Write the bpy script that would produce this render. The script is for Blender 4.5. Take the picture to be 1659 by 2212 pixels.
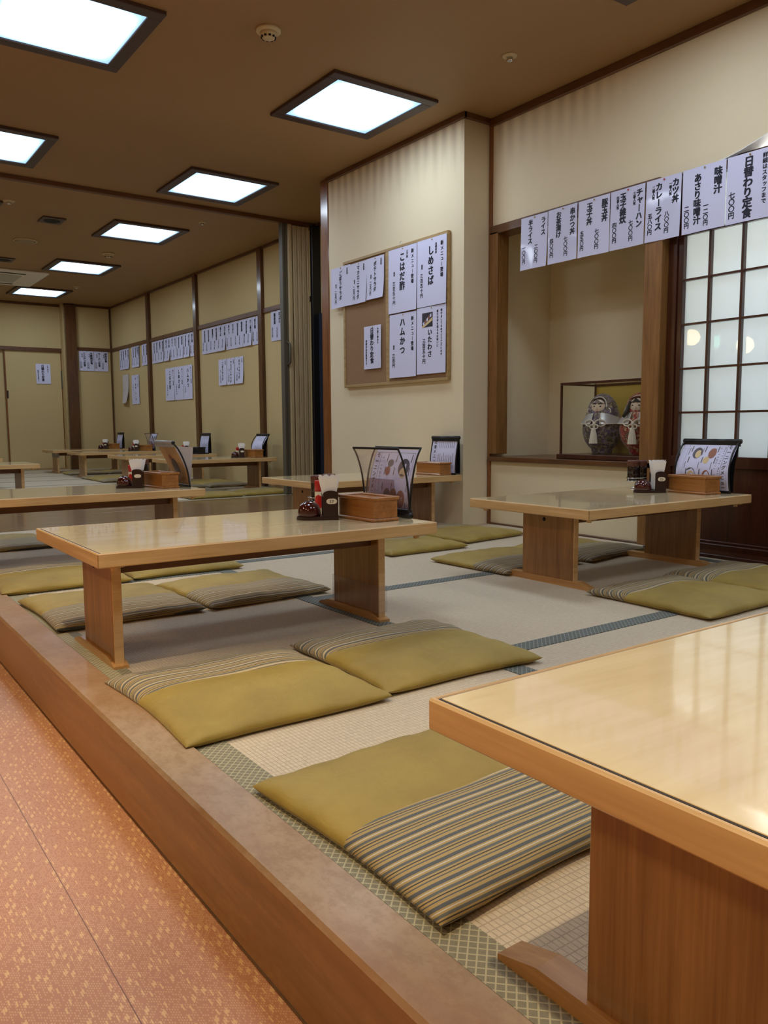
import bpy, math, random
from mathutils import Matrix, Vector
R = math.radians
SC = bpy.context.scene
COL = SC.collection
for _o in list(bpy.data.objects): bpy.data.objects.remove(_o)

def S(r, g, b, a=1.0):
    f = lambda c: (c/255/12.92) if c/255 <= .04045 else ((c/255+.055)/1.055)**2.4
    return (f(r), f(g), f(b), a)

# ------------------------------------------------------------------ camera, world, exposure, lights
CAM = (0.0, 0.0, 0.724)
yaw, pitch, roll = R(35.577), R(6.0524), R(-.35118)
fw = Vector((math.sin(yaw)*math.cos(pitch), math.cos(yaw)*math.cos(pitch), -math.sin(pitch)))
rt = Vector((math.cos(yaw), -math.sin(yaw), 0)); up = rt.cross(fw)
rt2 = math.cos(roll)*rt+math.sin(roll)*up; up2 = -math.sin(roll)*rt+math.cos(roll)*up
cd = bpy.data.cameras.new('camera'); cam = bpy.data.objects.new('camera', cd); COL.objects.link(cam)
M = Matrix((rt2, up2, -fw)).transposed().to_4x4(); M.translation = Vector(CAM); cam.matrix_world = M
cd.sensor_fit = 'VERTICAL'; cd.sensor_height = 36; cd.lens = 1738.5/2212*36; cd.clip_start = .02; cd.clip_end = 60
SC.camera = cam
SC.view_settings.view_transform = 'Standard'; SC.view_settings.look = 'None'
SC.view_settings.gamma = 1; SC.view_settings.use_curve_mapping = False
SC.view_settings.exposure = 0.52
try:
    SC.cycles.use_denoising = True; SC.cycles.max_bounces = 10; SC.cycles.diffuse_bounces = 5; SC.cycles.glossy_bounces = 4
    SC.cycles.transparent_max_bounces = 16; SC.cycles.sample_clamp_indirect = 6
except Exception: pass
w = bpy.data.worlds.new('room_air'); SC.world = w; w.use_nodes = True
w.node_tree.nodes['Background'].inputs[0].default_value = (.02, .018, .015, 1); w.node_tree.nodes['Background'].inputs[1].default_value = .3
PANEL_STRENGTH = 9.0
WARM = (1.0, .80, .52)
def spot(name, loc, watt, ang, blend, size, col, rot=(0, 0, 0)):
    l = bpy.data.lights.new(name, 'SPOT'); l.energy = watt; l.spot_size = R(ang); l.spot_blend = blend; l.shadow_soft_size = size; l.color = col
    o = bpy.data.objects.new(name, l); o.location = loc; o.rotation_euler = rot; COL.objects.link(o); return o
# warm recessed downlights over the aisle
for y in (-1.0, 1.05, 3.1): spot('aisle_downlight', (0.10, y, 2.80), 95, 66, .35, .035, WARM)
def area(name, loc, rot, sx, sy, watt, col):
    l = bpy.data.lights.new(name, 'AREA'); l.shape = 'RECTANGLE'; l.size = sx; l.size_y = sy; l.energy = watt; l.color = col
    o = bpy.data.objects.new(name, l); o.location = loc; o.rotation_euler = rot; COL.objects.link(o); return o
# added warm fill, out of view, to brighten faces turned toward the aisle
for y in (-1.2, 1.2, 3.6): area('aisle_warm_fill', (-2.1, y, 2.86), (0, 0, 0), .5, .5, 14, (1.0, .76, .50))
# fluorescent tubes behind the paper window
area('window_backlight', (4.85, 1.75, 1.45), (0, R(90), 0), 1.9, 2.2, 42, (.84, .93, 1.0))

area('window_arch_fill', (4.40, 1.75, 2.18), (R(180), 0, 0), .2, 2.0, 22, (.95, .98, 1.0))  # added unseen fill that brightens the underside of the window arch

# ------------------------------------------------------------------ node helpers
class NT:
    def __init__(s, name):
        s.m = bpy.data.materials.new(name); s.m.use_nodes = True; s.t = s.m.node_tree; s.t.nodes.clear()
        s.out = s.t.nodes.new('ShaderNodeOutputMaterial')
    def n(s, typ, ins=None, **kw):
        nd = s.t.nodes.new('ShaderNode'+typ)
        for k, v in kw.items(): setattr(nd, k, v)
        for k, v in (ins or {}).items(): s.set(nd, k, v)
        return nd
    def set(s, nd, k, v):
        i = nd.inputs[k]
        if hasattr(v, 'is_output') or isinstance(v, bpy.types.NodeSocket): s.t.links.new(v, i)
        else: i.default_value = v
    def coord(s): return s.n('TexCoord').outputs['Object']
    def map(s, v, scale=(1, 1, 1), rot=(0, 0, 0), loc=(0, 0, 0)):
        return s.n('Mapping', {'Vector': v, 'Scale': scale, 'Rotation': rot, 'Location': loc}).outputs[0]
    def noise(s, v, scale=5, detail=3, rough=.5, dist=0):
        return s.n('TexNoise', {'Vector': v, 'Scale': scale, 'Detail': detail, 'Roughness': rough, 'Distortion': dist}).outputs[0]
    def ramp(s, f, stops, interp='LINEAR'):
        nd = s.n('ValToRGB', {'Fac': f}); cr = nd.color_ramp; cr.interpolation = interp
        while len(cr.elements) < len(stops): cr.elements.new(.5)
        for e, (p, c) in zip(cr.elements, stops): e.position = p; e.color = c if len(c) == 4 else (*c, 1)
        return nd.outputs[0]
    def math(s, op, a, b=None, c=None, clamp=False):
        nd = s.n('Math', operation=op, use_clamp=clamp); s.set(nd, 0, a)
        if b is not None: s.set(nd, 1, b)
        if c is not None: s.set(nd, 2, c)
        return nd.outputs[0]
    def mix(s, f, a, b, blend='MIX'):
        nd = s.n('Mix', data_type='RGBA', blend_type=blend); s.set(nd, 0, f); s.set(nd, 6, a); s.set(nd, 7, b); return nd.outputs[2]
    def sep(s, v): return s.n('SeparateXYZ', {0: v}).outputs
    def comb(s, x, y, z): return s.n('CombineXYZ', {0: x, 1: y, 2: z}).outputs[0]
    def bump(s, h, strength=.3, dist=.002):
        return s.n('Bump', {'Height': h, 'Strength': strength, 'Distance': dist}).outputs[0]
    def pbr(s, col, rough=.5, bump=None, **kw):
        b = s.n('BsdfPrincipled'); s.set(b, 'Base Color', col); s.set(b, 'Roughness', rough)
        if bump is not None: s.set(b, 'Normal', bump)
        for k, v in kw.items(): s.set(b, k.replace('_', ' '), v)
        s.t.links.new(b.outputs[0], s.out.inputs[0]); return s.m
    def shader(s, sh): s.t.links.new(sh, s.out.inputs[0]); return s.m

def plain(name, col, rough=.5, **kw): return NT(name).pbr(col, rough, **kw)

def wood(name, c1, c2, axis='x', rough=.4, scale=1.0, coat=0.0, fine=60):
    t = NT(name); v = t.coord()
    sc = {'x': (1.2, 14, 14), 'y': (14, 1.2, 14), 'z': (14, 14, 1.2)}[axis]
    a = t.noise(t.map(v, tuple(k*scale for k in sc)), 2.2, 4, .55, .6)
    sf = {'x': (2, fine, fine), 'y': (fine, 2, fine), 'z': (fine, fine, 2)}[axis]
    b = t.noise(t.map(v, sf), 2, 2, .5)
    f = t.math('ADD', t.math('MULTIPLY', a, .65), t.math('MULTIPLY', b, .35))
    col = t.ramp(f, [(.32, c1), (.66, c2)])
    return t.pbr(col, rough, t.bump(b, .12, .001), Coat_Weight=coat, Coat_Roughness=.12)

M_ = {}
M_['table'] = wood('maple_wood', S(194, 154, 100), S(224, 188, 134), 'x', .35, coat=.25)
M_['table_y'] = wood('maple_wood_end', S(194, 154, 100), S(224, 188, 134), 'y', .35, coat=.25)
M_['stem'] = wood('oak_veneer', S(124, 84, 42), S(170, 124, 70), 'z', .34, fine=90, coat=.3)
M_['foot'] = wood('honey_wood', S(172, 122, 66), S(208, 160, 98), 'y', .35, coat=.25)
M_['apron'] = wood('dark_rail_wood', S(84, 50, 25), S(112, 70, 36), 'x', .5)
M_['trim'] = wood('brown_trim_wood', S(72, 42, 20), S(108, 68, 34), 'y', .35, coat=.3)
M_['trimz'] = wood('brown_post_wood', S(96, 52, 20), S(146, 92, 44), 'z', .3, coat=.35)
M_['postlight'] = wood('cedar_post_wood', S(112, 74, 34), S(150, 106, 56), 'z', .4, coat=.15)
M_['darkred'] = wood('dark_lacquered_wood', S(52, 24, 12), S(78, 38, 20), 'z', .3, coat=.2)
M_['box'] = wood('chopstick_box_wood', S(136, 84, 36), S(182, 124, 64), 'y', .35, coat=.3)
M_['cork_frame'] = wood('pale_frame_wood', S(150, 122, 78), S(186, 156, 106), 'y', .5)
M_['lampframe'] = plain('lamp_frame_brown', S(66, 44, 36), .45)
M_['darkline'] = plain('black_rubber_edge', S(34, 24, 18), .5)
M_['black'] = plain('black_plastic', S(22, 22, 26), .35)
M_['silver'] = plain('grey_clip_rail', S(150, 146, 146), .35)
M_['maroon'] = plain('maroon_lacquer', S(64, 16, 14), .12, Coat_Weight=.6, Coat_Roughness=.05)
M_['maroon_dark'] = plain('dark_maroon_plastic', S(44, 22, 18), .3)
M_['napkin'] = plain('napkin_paper', S(246, 244, 242), .9)
M_['red'] = plain('red_cap_plastic', S(190, 30, 26), .35)
M_['sauce'] = plain('dark_sauce_glass', S(26, 14, 12), .08, Coat_Weight=.6)
M_['browncap'] = plain('brown_cap_plastic', S(92, 48, 34), .4)
M_['chrome'] = plain('chrome_metal', S(200, 198, 194), .18, Metallic=1.0)
M_['label'] = plain('cream_label_paper', S(232, 222, 198), .7)
M_['ink'] = plain('black_ink', S(24, 24, 44), .6)
M_['inksoft'] = plain('grey_print_ink', S(96, 88, 92), .6)
M_['white'] = plain('white_plastic', S(226, 220, 206), .45)
M_['offwhite'] = plain('cream_plastic', S(196, 176, 138), .5)
M_['hole'] = plain('dark_hole', S(14, 10, 8), .8)
M_['navy'] = plain('navy_door_paint', S(40, 46, 62), .5)
M_['gold'] = plain('gold_backing', S(190, 160, 72), .45, Metallic=.25)
M_['rope'] = plain('white_silk_cord', S(226, 216, 204), .6)
M_['skin'] = plain('doll_face_gofun', S(234, 214, 200), .4)
M_['hair'] = plain('black_doll_hair', S(24, 20, 22), .4)
M_['lip'] = plain('red_lip_paint', S(176, 44, 44), .5)
M_['cape'] = plain('silver_brocade_cape', S(196, 192, 194), .35, Metallic=.35)
M_['pin'] = plain('brass_pin', S(180, 150, 80), .35, Metallic=.7)
M_['redpin'] = plain('red_pin', S(190, 40, 40), .4)
M_['partgrey'] = plain('partition_grey_metal', S(88, 82, 68), .5)
M_['photo1'] = plain('food_print_brown', S(150, 96, 74), .5)
M_['photo2'] = plain('food_print_grey', S(88, 82, 92), .5)
M_['photo3'] = plain('food_print_cream', S(214, 190, 140), .5)
M_['photo_dark'] = plain('food_print_dark', S(42, 34, 44), .5)
M_['shaded_page'] = plain('menu_paper_painted_shade', S(196, 160, 116), .6)  # brown shade of the overhanging page is put into the paper colour
M_['padgrey'] = plain('grey_tape', S(150, 148, 142), .6)

def m_top():
    t = NT('cream_laminate'); v = t.coord()
    a = t.noise(t.map(v, (1.0, 5, 1)), 1.6, 4, .6, 1.4)
    b = t.noise(t.map(v, (3, 30, 1)), 2, 2, .5)
    c = t.ramp(t.math('ADD', t.math('MULTIPLY', a, .75), t.math('MULTIPLY', b, .25)), [(.3, S(222, 197, 149)), (.55, S(232, 211, 168)), (.75, S(240, 223, 186))])
    return t.pbr(c, .12, None, Coat_Weight=.55, Coat_Roughness=.04)
M_['top'] = m_top()

def m_plaster(name, c, stain=False):
    t = NT(name); v = t.coord()
    a = t.noise(v, 1.3, 4, .55); b = t.noise(v, 55, 3, .6)
    fib = t.noise(t.map(v, (9, 9, 9)), 3.5, 5, .7, 2.5)
    col = t.mix(t.math('MULTIPLY', t.math('SUBTRACT', a, .35), .9, clamp=True), c, tuple(k*.86 for k in c[:3])+(1,))
    fl = t.ramp(fib, [(.30, (0, 0, 0)), (.31, (1, 1, 1))])
    col = t.mix(t.math('MULTIPLY', t.math('SUBTRACT', 1.0, fl), .22), col, tuple(k*.6 for k in c[:3])+(1,))
    if stain:
        x = t.sep(v)
        wv = t.n('TexNoise', {'Vector': t.comb(0.0, t.math('MULTIPLY', x[1], 1.0), t.math('MULTIPLY', x[2], .35)), 'Scale': 2.0, 'Detail': 2}).outputs[0]
        st = t.math('SINE', t.math('ADD', t.math('MULTIPLY', x[1], 58.0), t.math('MULTIPLY', wv, 5.0)))
        st = t.math('MULTIPLY', t.math('ADD', st, 1.0), .5)
        ln = t.noise(t.comb(0.0, t.math('MULTIPLY', x[1], 9.0), 0.0), 1.0, 2)
        lo = t.math('SUBTRACT', 2.86, t.math('MULTIPLY', t.math('ADD', ln, .1), .62))
        fade = t.math('DIVIDE', t.math('SUBTRACT', x[2], lo), t.math('SUBTRACT', 2.86, lo), clamp=True)
        ygate = t.math('DIVIDE', t.math('SUBTRACT', x[1], 3.2), .5, clamp=True)
        gate = t.ramp(t.noise(t.comb(0.0, x[1], 0.0), .55, 1), [(.38, (0, 0, 0)), (.5, (1, 1, 1))])
        edge = t.math('POWER', t.math('DIVIDE', t.math('SUBTRACT', x[2], 2.6), .26, clamp=True), 2.0)
        amt = t.math('ADD', t.math('MULTIPLY', t.math('MULTIPLY', st, t.math('POWER', fade, 1.2)), t.math('MULTIPLY', t.math('MULTIPLY', gate, ygate), .42)), t.math('MULTIPLY', edge, .12), clamp=True)
        col = t.mix(amt, col, S(120, 82, 42))
    return t.pbr(col, .85, t.bump(b, .25, .002))
M_['wall'] = m_plaster('cream_sand_plaster', S(226, 212, 178))
M_['wallstain'] = m_plaster('cream_plaster_with_drip_stains', S(228, 214, 182), True)
M_['wallfar'] = m_plaster('ochre_sand_plaster', S(200, 178, 128))
M_['trimdark'] = wood('dark_brown_post_wood', S(66, 40, 20), S(104, 66, 34), 'z', .3, coat=.35)
def m_ceiling():
    t = NT('tan_ceiling_paper'); v = t.coord()
    b = t.noise(t.map(v, (8, 60, 8)), 4, 3, .6); a = t.noise(v, .6, 2)
    c = t.ramp(a, [(.3, S(150, 116, 74)), (.7, S(162, 128, 84))])
    return t.pbr(c, .62, t.bump(b, .35, .002))
M_['ceiling'] = m_ceiling()

def m_tatami(name, ax):
    t = NT(name); v = t.coord()
    vv = t.map(v, (1, 1, 1), (0, 0, R(90) if ax == 'y' else 0))
    br = t.n('TexBrick', {'Vector': vv, 'Color1': S(220, 204, 174), 'Color2': S(210, 194, 166), 'Mortar': S(170, 154, 126), 'Scale': 1.0, 'Mortar Size': .0011, 'Mortar Smooth': .6, 'Brick Width': .017, 'Row Height': .0105, 'Bias': 0.0})
    br.offset = 0.0
    n1 = t.noise(t.map(v, (70, 18, 1) if ax == 'y' else (18, 70, 1)), 3, 3, .6); n2 = t.noise(v, 1.1, 3)
    c = t.mix(.42, br.outputs[0], t.ramp(n1, [(.3, S(172, 155, 130)), (.7, S(226, 210, 184))]), 'MIX')
    c = t.mix(t.math('MULTIPLY', n2, .35), c, S(176, 166, 154))
    h = t.math('ADD', t.math('MULTIPLY', t.math('SUBTRACT', 1.0, br.outputs[1]), 1.0), t.math('MULTIPLY', n1, .4))
    return t.pbr(c, .7, t.bump(h, .55, .002))
M_['tatami_y'] = m_tatami('tatami_weave_lengthwise', 'y'); M_['tatami_x'] = m_tatami('tatami_weave_crosswise', 'x')

def m_border(name, c1, c2):
    t = NT(name); v = t.coord(); x = t.sep(v)
    d = .019
    def lines(s):
        u = t.math('FRACT', t.math('DIVIDE', t.math('ADD', x[0], t.math('MULTIPLY', x[1], s)), d))
        return t.math('LESS_THAN', t.math('ABSOLUTE', t.math('SUBTRACT', u, .5)), .09)
    l = t.math('MAXIMUM', lines(1.0), lines(-1.0))
    def tri(s):
        u = t.math('FRACT', t.math('ADD', t.math('DIVIDE', t.math('ADD', x[0], t.math('MULTIPLY', x[1], s)), d), .0))
        return t.math('ABSOLUTE', t.math('SUBTRACT', t.math('ABSOLUTE', t.math('SUBTRACT', u, .0)), .5))
    e = t.math('MAXIMUM', t.math('ABSOLUTE', t.math('SUBTRACT', t.math('FRACT', t.math('ADD', t.math('DIVIDE', t.math('ADD', x[0], x[1]), d), .0)), .5)), .0)
    c = t.mix(t.math('MULTIPLY', l, .6), c1, c2)
    nz = t.noise(v, 260, 2)
    c = t.mix(t.math('MULTIPLY', nz, .35), c, tuple(.5*(a+b_) for a, b_ in zip(c1, c2)))
    return t.pbr(c, .75, t.bump(nz, .3, .001))
M_['border'] = m_border('slate_diamond_border_cloth', S(70, 78, 76), S(168, 170, 158)); M_['border_kerb'] = m_border('tan_green_diamond_border_cloth', S(116, 112, 92), S(208, 198, 160))

def m_aisle():
    t = NT('terracotta_vinyl_with_tan_dashes'); v = t.coord(); x = t.sep(v)
    def cell(cx, cy, thr, seed):
        u = t.math('ADD', t.math('DIVIDE', x[0], cx), seed); row = t.math('FLOOR', u)
        w0 = t.math('ADD', t.math('DIVIDE', x[1], cy), t.math('MULTIPLY', row, .37)); 
        fx, fy = t.math('FRACT', u), t.math('FRACT', w0)
        wn = t.n('TexWhiteNoise', {'Vector': t.comb(row, t.math('FLOOR', w0), seed)}, noise_dimensions='3D').outputs[0]
        return fx, fy, t.math('LESS_THAN', wn, thr), wn
    fx, fy, p, wn = cell(.0100, .028, .62, 3.1)
    ax = lambda f, c, r: t.math('LESS_THAN', t.math('ABSOLUTE', t.math('SUBTRACT', f, c)), r)
    lt = lambda q: t.math('LESS_THAN', wn, q)
    b1 = t.math('MULTIPLY', ax(fx, .36, .13), ax(fy, .40, .26)); b2 = t.math('MULTIPLY', ax(fx, .70, .13), ax(fy, .58, .24))
    cross = t.math('MULTIPLY', t.math('MULTIPLY', ax(fx, .53, .36), ax(fy, .5, .10)), lt(.16))
    big = t.math('MULTIPLY', t.math('MAXIMUM', t.math('MAXIMUM', b1, t.math('MULTIPLY', b2, lt(.24))), cross), lt(.46))
    fx2, fy2, p2, _ = cell(.0034, .0070, .62, 9.7)
    sm = t.math('MULTIPLY', t.math('MULTIPLY', ax(fx2, .5, .3), ax(fy2, .5, .3)), p2)
    n = t.noise(v, 3, 3)
    c = t.mix(n, S(168, 112, 80), S(184, 132, 98))
    c = t.mix(t.math('MULTIPLY', sm, .38), c, S(226, 186, 136))
    c = t.mix(t.math('MULTIPLY', big, .60), c, S(226, 186, 128))
    sx = t.math('ABSOLUTE', t.math('SUBTRACT', t.math('FRACT', t.math('DIVIDE', t.math('ADD', x[0], .142), 1.0)), .5))
    sy = t.math('ABSOLUTE', t.math('SUBTRACT', t.math('FRACT', t.math('DIVIDE', t.math('ADD', x[1], -1.21), 2.6)), .5))
    seam = t.math('MAXIMUM', t.math('LESS_THAN', sx, .0010), t.math('LESS_THAN', sy, .0004))
    c = t.mix(t.math('MULTIPLY', seam, .8), c, S(96, 54, 34))
    return t.pbr(c, .42, t.bump(t.math('SUBTRACT', t.noise(v, 160, 2), seam), .15, .001))
M_['aisle'] = m_aisle()

def m_kerb():
    t = NT('worn_varnished_step_wood'); v = t.coord()
    a = t.noise(t.map(v, (16, 1.4, 16)), 2, 4, .6, .5); b = t.noise(t.map(v, (1, .6, 1)), 4.5, 5, .65); d = t.noise(t.map(v, (60, 24, 60)), 3, 4, .7)
    c = t.ramp(a, [(.3, S(118, 80, 38)), (.7, S(154, 110, 58))])
    wear = t.ramp(b, [(.30, (.25, .25, .25)), (.50, (1, 1, 1))])
    up = t.ramp(t.sep(t.n('NewGeometry').outputs['Normal'])[2], [(.5, (0, 0, 0)), (.8, (1, 1, 1))])
    worn = t.math('MULTIPLY', wear, up)
    c = t.mix(t.math('MULTIPLY', worn, .85), c, S(166, 142, 112))
    mot = t.noise(t.map(v, (1, .7, 1)), 38, 5, .75)
    c = t.mix(t.math('MULTIPLY', t.ramp(mot, [(.40, (1, 1, 1)), (.56, (0, 0, 0))]), .38), c, S(124, 88, 50))
    lg = t.ramp(t.noise(t.map(v, (1, .5, 1)), 2.1, 3, .6), [(.44, (0, 0, 0)), (.60, (1, 1, 1))])
    c = t.mix(t.math('MULTIPLY', lg, .5), c, S(152, 104, 58))
    spots = t.ramp(d, [(.24, (1, 1, 1)), (.33, (0, 0, 0))])
    c = t.mix(t.math('MULTIPLY', spots, .55), c, S(84, 46, 24))
    r = t.math('ADD', .26, t.math('MULTIPLY', worn, .34))
    return t.pbr(c, r, t.bump(d, .12, .001), Coat_Weight=.15, Coat_Roughness=.2)
M_['kerb'] = m_kerb()
M_['boards'] = wood('brown_floor_boards', S(112, 84, 56), S(142, 112, 78), 'x', .22, coat=.35)

def m_olive():
    t = NT('olive_satin_cloth'); v = t.coord()
    n = t.noise(v, 6, 4, .6); g = t.noise(v, 700, 1); wr = t.noise(t.map(v, (10, 4, 4)), 3, 3, .6, .8)
    c = t.ramp(n, [(.3, S(142, 119, 42)), (.7, S(164, 140, 58))])
    dk = t.ramp(t.noise(v, 32, 2), [(.22, (1, 1, 1)), (.25, (0, 0, 0))])
    c = t.mix(t.math('MULTIPLY', dk, .35), c, S(96, 78, 32))
    h = t.math('ADD', t.math('MULTIPLY', g, .15), wr)
    return t.pbr(c, .62, t.bump(h, .4, .006), Sheen_Weight=.25, Sheen_Roughness=.4)
M_['olive'] = m_olive()
def m_stripe():
    t = NT('striped_kasuri_cloth'); v = t.coord(); x = t.sep(v)
    wob = t.math('MULTIPLY', t.noise(v, 3, 1), .0018)
    u = t.math('FRACT', t.math('DIVIDE', t.math('SUBTRACT', t.math('ADD', x[1], wob), t.math('MULTIPLY', x[2], 1.0)), .046))
    tan, sl, bk, wh, sl2 = S(176, 150, 92), S(70, 78, 86), S(32, 28, 32), S(206, 202, 190), S(86, 92, 94)
    c = t.ramp(u, [(0, tan), (.09, sl), (.27, tan), (.35, wh), (.40, tan), (.50, sl2), (.64, tan), (.72, bk), (.78, tan), (.88, sl), (.94, tan)], 'CONSTANT')
    g = t.noise(v, 500, 1); c = t.mix(t.math('MULTIPLY', g, .3), c, S(120, 108, 76))
    wr = t.noise(t.map(v, (10, 4, 4)), 3, 3, .6, .8)
    return t.pbr(c, .75, t.bump(t.math('ADD', wr, t.math('MULTIPLY', g, .2)), .35, .006), Sheen_Weight=.2)
M_['stripe'] = m_stripe()
def m_paper(name, c, coat=0.0, rough=.6):
    t = NT(name); v = t.coord(); n = t.noise(v, 7, 2)
    return t.pbr(c, rough, t.bump(n, .25, .01) if coat else None, Coat_Weight=coat, Coat_Roughness=.06)
M_['paper'] = m_paper('white_copy_paper', S(212, 213, 242))
M_['lam'] = m_paper('laminated_white_paper', S(208, 209, 238), .5)
M_['paperback'] = m_paper('blank_paper_back', S(206, 200, 200))
def m_cork():
    t = NT('cork_board'); v = t.coord(); n = t.noise(v, 220, 3, .7)
    return t.pbr(t.ramp(n, [(.3, S(128, 98, 68)), (.7, S(160, 126, 92))]), .9)
M_['cork'] = m_cork()
def m_brocade(name, cols, sc):
    t = NT(name); v = t.coord()
    vo = t.n('TexVoronoi', {'Vector': v, 'Scale': sc}); n = t.noise(v, sc*.5, 2)
    r = t.sep(vo.outputs['Color'])[0]
    stops = [(i/len(cols), c) for i, c in enumerate(cols)]
    c = t.ramp(r, stops, 'CONSTANT')
    edge = t.math('LESS_THAN', t.math('ABSOLUTE', t.math('SUBTRACT', n, .5)), .012)
    c = t.mix(t.math('MULTIPLY', edge, .7), c, S(214, 196, 150))
    return t.pbr(c, .4, Sheen_Weight=.2)
M_['brocade_purple'] = m_brocade('purple_flower_brocade', [S(92, 76, 104), S(128, 112, 136), S(66, 60, 62), S(140, 122, 112), S(98, 92, 70), S(78, 64, 92)], 64)
M_['brocade_red'] = m_brocade('red_flower_brocade', [S(150, 34, 30), S(176, 48, 40), S(120, 28, 30), S(196, 150, 120), S(150, 40, 34), S(110, 90, 70)], 64)
def m_glass(name, tint=(1, 1, 1, 1), refl=.06, fog=0.0, fogc=(.8, .8, .85, 1)):
    t = NT(name)
    tr = t.n('BsdfTransparent', {'Color': tint}).outputs[0]; gl = t.n('BsdfGlossy', {'Color': (1, 1, 1, 1), 'Roughness': .03}).outputs[0]
    fr = t.math('ADD', .025, t.math('MULTIPLY', t.math('POWER', t.n('LayerWeight', {'Blend': .5}).outputs['Facing'], 4.0), .5))
    if fog: 
        df = t.n('BsdfDiffuse', {'Color': fogc}).outputs[0]
        ms = t.n('MixShader', {0: fog}); t.t.links.new(tr, ms.inputs[1]); t.t.links.new(df, ms.inputs[2]); tr = ms.outputs[0]
    ms = t.n('MixShader', {0: fr}); t.t.links.new(tr, ms.inputs[1]); t.t.links.new(gl, ms.inputs[2])
    return t.shader(ms.outputs[0])
M_['glass'] = m_glass('clear_case_glass', (.97, .98, .96, 1))
M_['acrylic'] = m_glass('clear_acrylic', (.96, .95, .96, 1), fog=.10, fogc=S(226, 214, 222))
M_['card'] = m_glass('smoky_clear_card', (.82, .76, .76, 1), fog=.10, fogc=S(200, 180, 180))
def m_shoji():
    t = NT('frosted_window_pane')
    d = t.n('BsdfDiffuse', {'Color': S(212, 218, 220)}).outputs[0]; tr = t.n('BsdfTranslucent', {'Color': S(230, 236, 240)}).outputs[0]
    m1 = t.n('MixShader', {0: .6}); t.t.links.new(d, m1.inputs[1]); t.t.links.new(tr, m1.inputs[2])
    gl = t.n('BsdfGlossy', {'Color': (1, 1, 1, 1), 'Roughness': .015}).outputs[0]
    fr = t.n('Fresnel', {'IOR': 1.5}).outputs[0]
    m2 = t.n('MixShader', {0: fr}); t.t.links.new(m1.outputs[0], m2.inputs[1]); t.t.links.new(gl, m2.inputs[2])
    return t.shader(m2.outputs[0])
M_['shoji'] = m_shoji()
def m_lamp():
    t = NT('lit_lamp_diffuser'); v = t.coord(); x = t.sep(v)
    ex = t.math('SUBTRACT', .335, t.math('ABSOLUTE', x[0])); ey = t.math('SUBTRACT', .345, t.math('ABSOLUTE', x[1]))
    r = t.math('MULTIPLY', t.math('MULTIPLY', t.math('DIVIDE', ex, .15, clamp=True), t.math('DIVIDE', ey, .15, clamp=True)), 1.0)
    n = t.noise(v, 5, 2)
    g = t.math('ADD', .075, t.math('MULTIPLY', t.math('POWER', r, 1.3), t.math('ADD', .5, n)))
    col = t.mix(r, S(170, 212, 255), S(232, 244, 255))
    e = t.n('Emission', {'Color': col, 'Strength': t.math('MULTIPLY', g, PANEL_STRENGTH*1.25)})
    return t.shader(e.outputs[0])
M_['lamp'] = m_lamp()
def emis(name, c, s):
    t = NT(name); return t.shader(t.n('Emission', {'Color': c, 'Strength': s}).outputs[0])
M_['globe'] = emis('lit_globe_glass', S(255, 226, 170), 9.0)
M_['exit'] = emis('lit_exit_sign', S(150, 240, 210), 4.0)
M_['exitg'] = emis('lit_exit_green', S(40, 200, 130), 2.5)
def m_accordion():
    t = NT('beige_accordion_vinyl'); v = t.coord(); n = t.noise(t.map(v, (40, 40, 2)), 3, 2)
    return t.pbr(t.ramp(n, [(.3, S(176, 154, 116)), (.7, S(196, 176, 136))]), .55)
M_['accordion'] = m_accordion()

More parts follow.
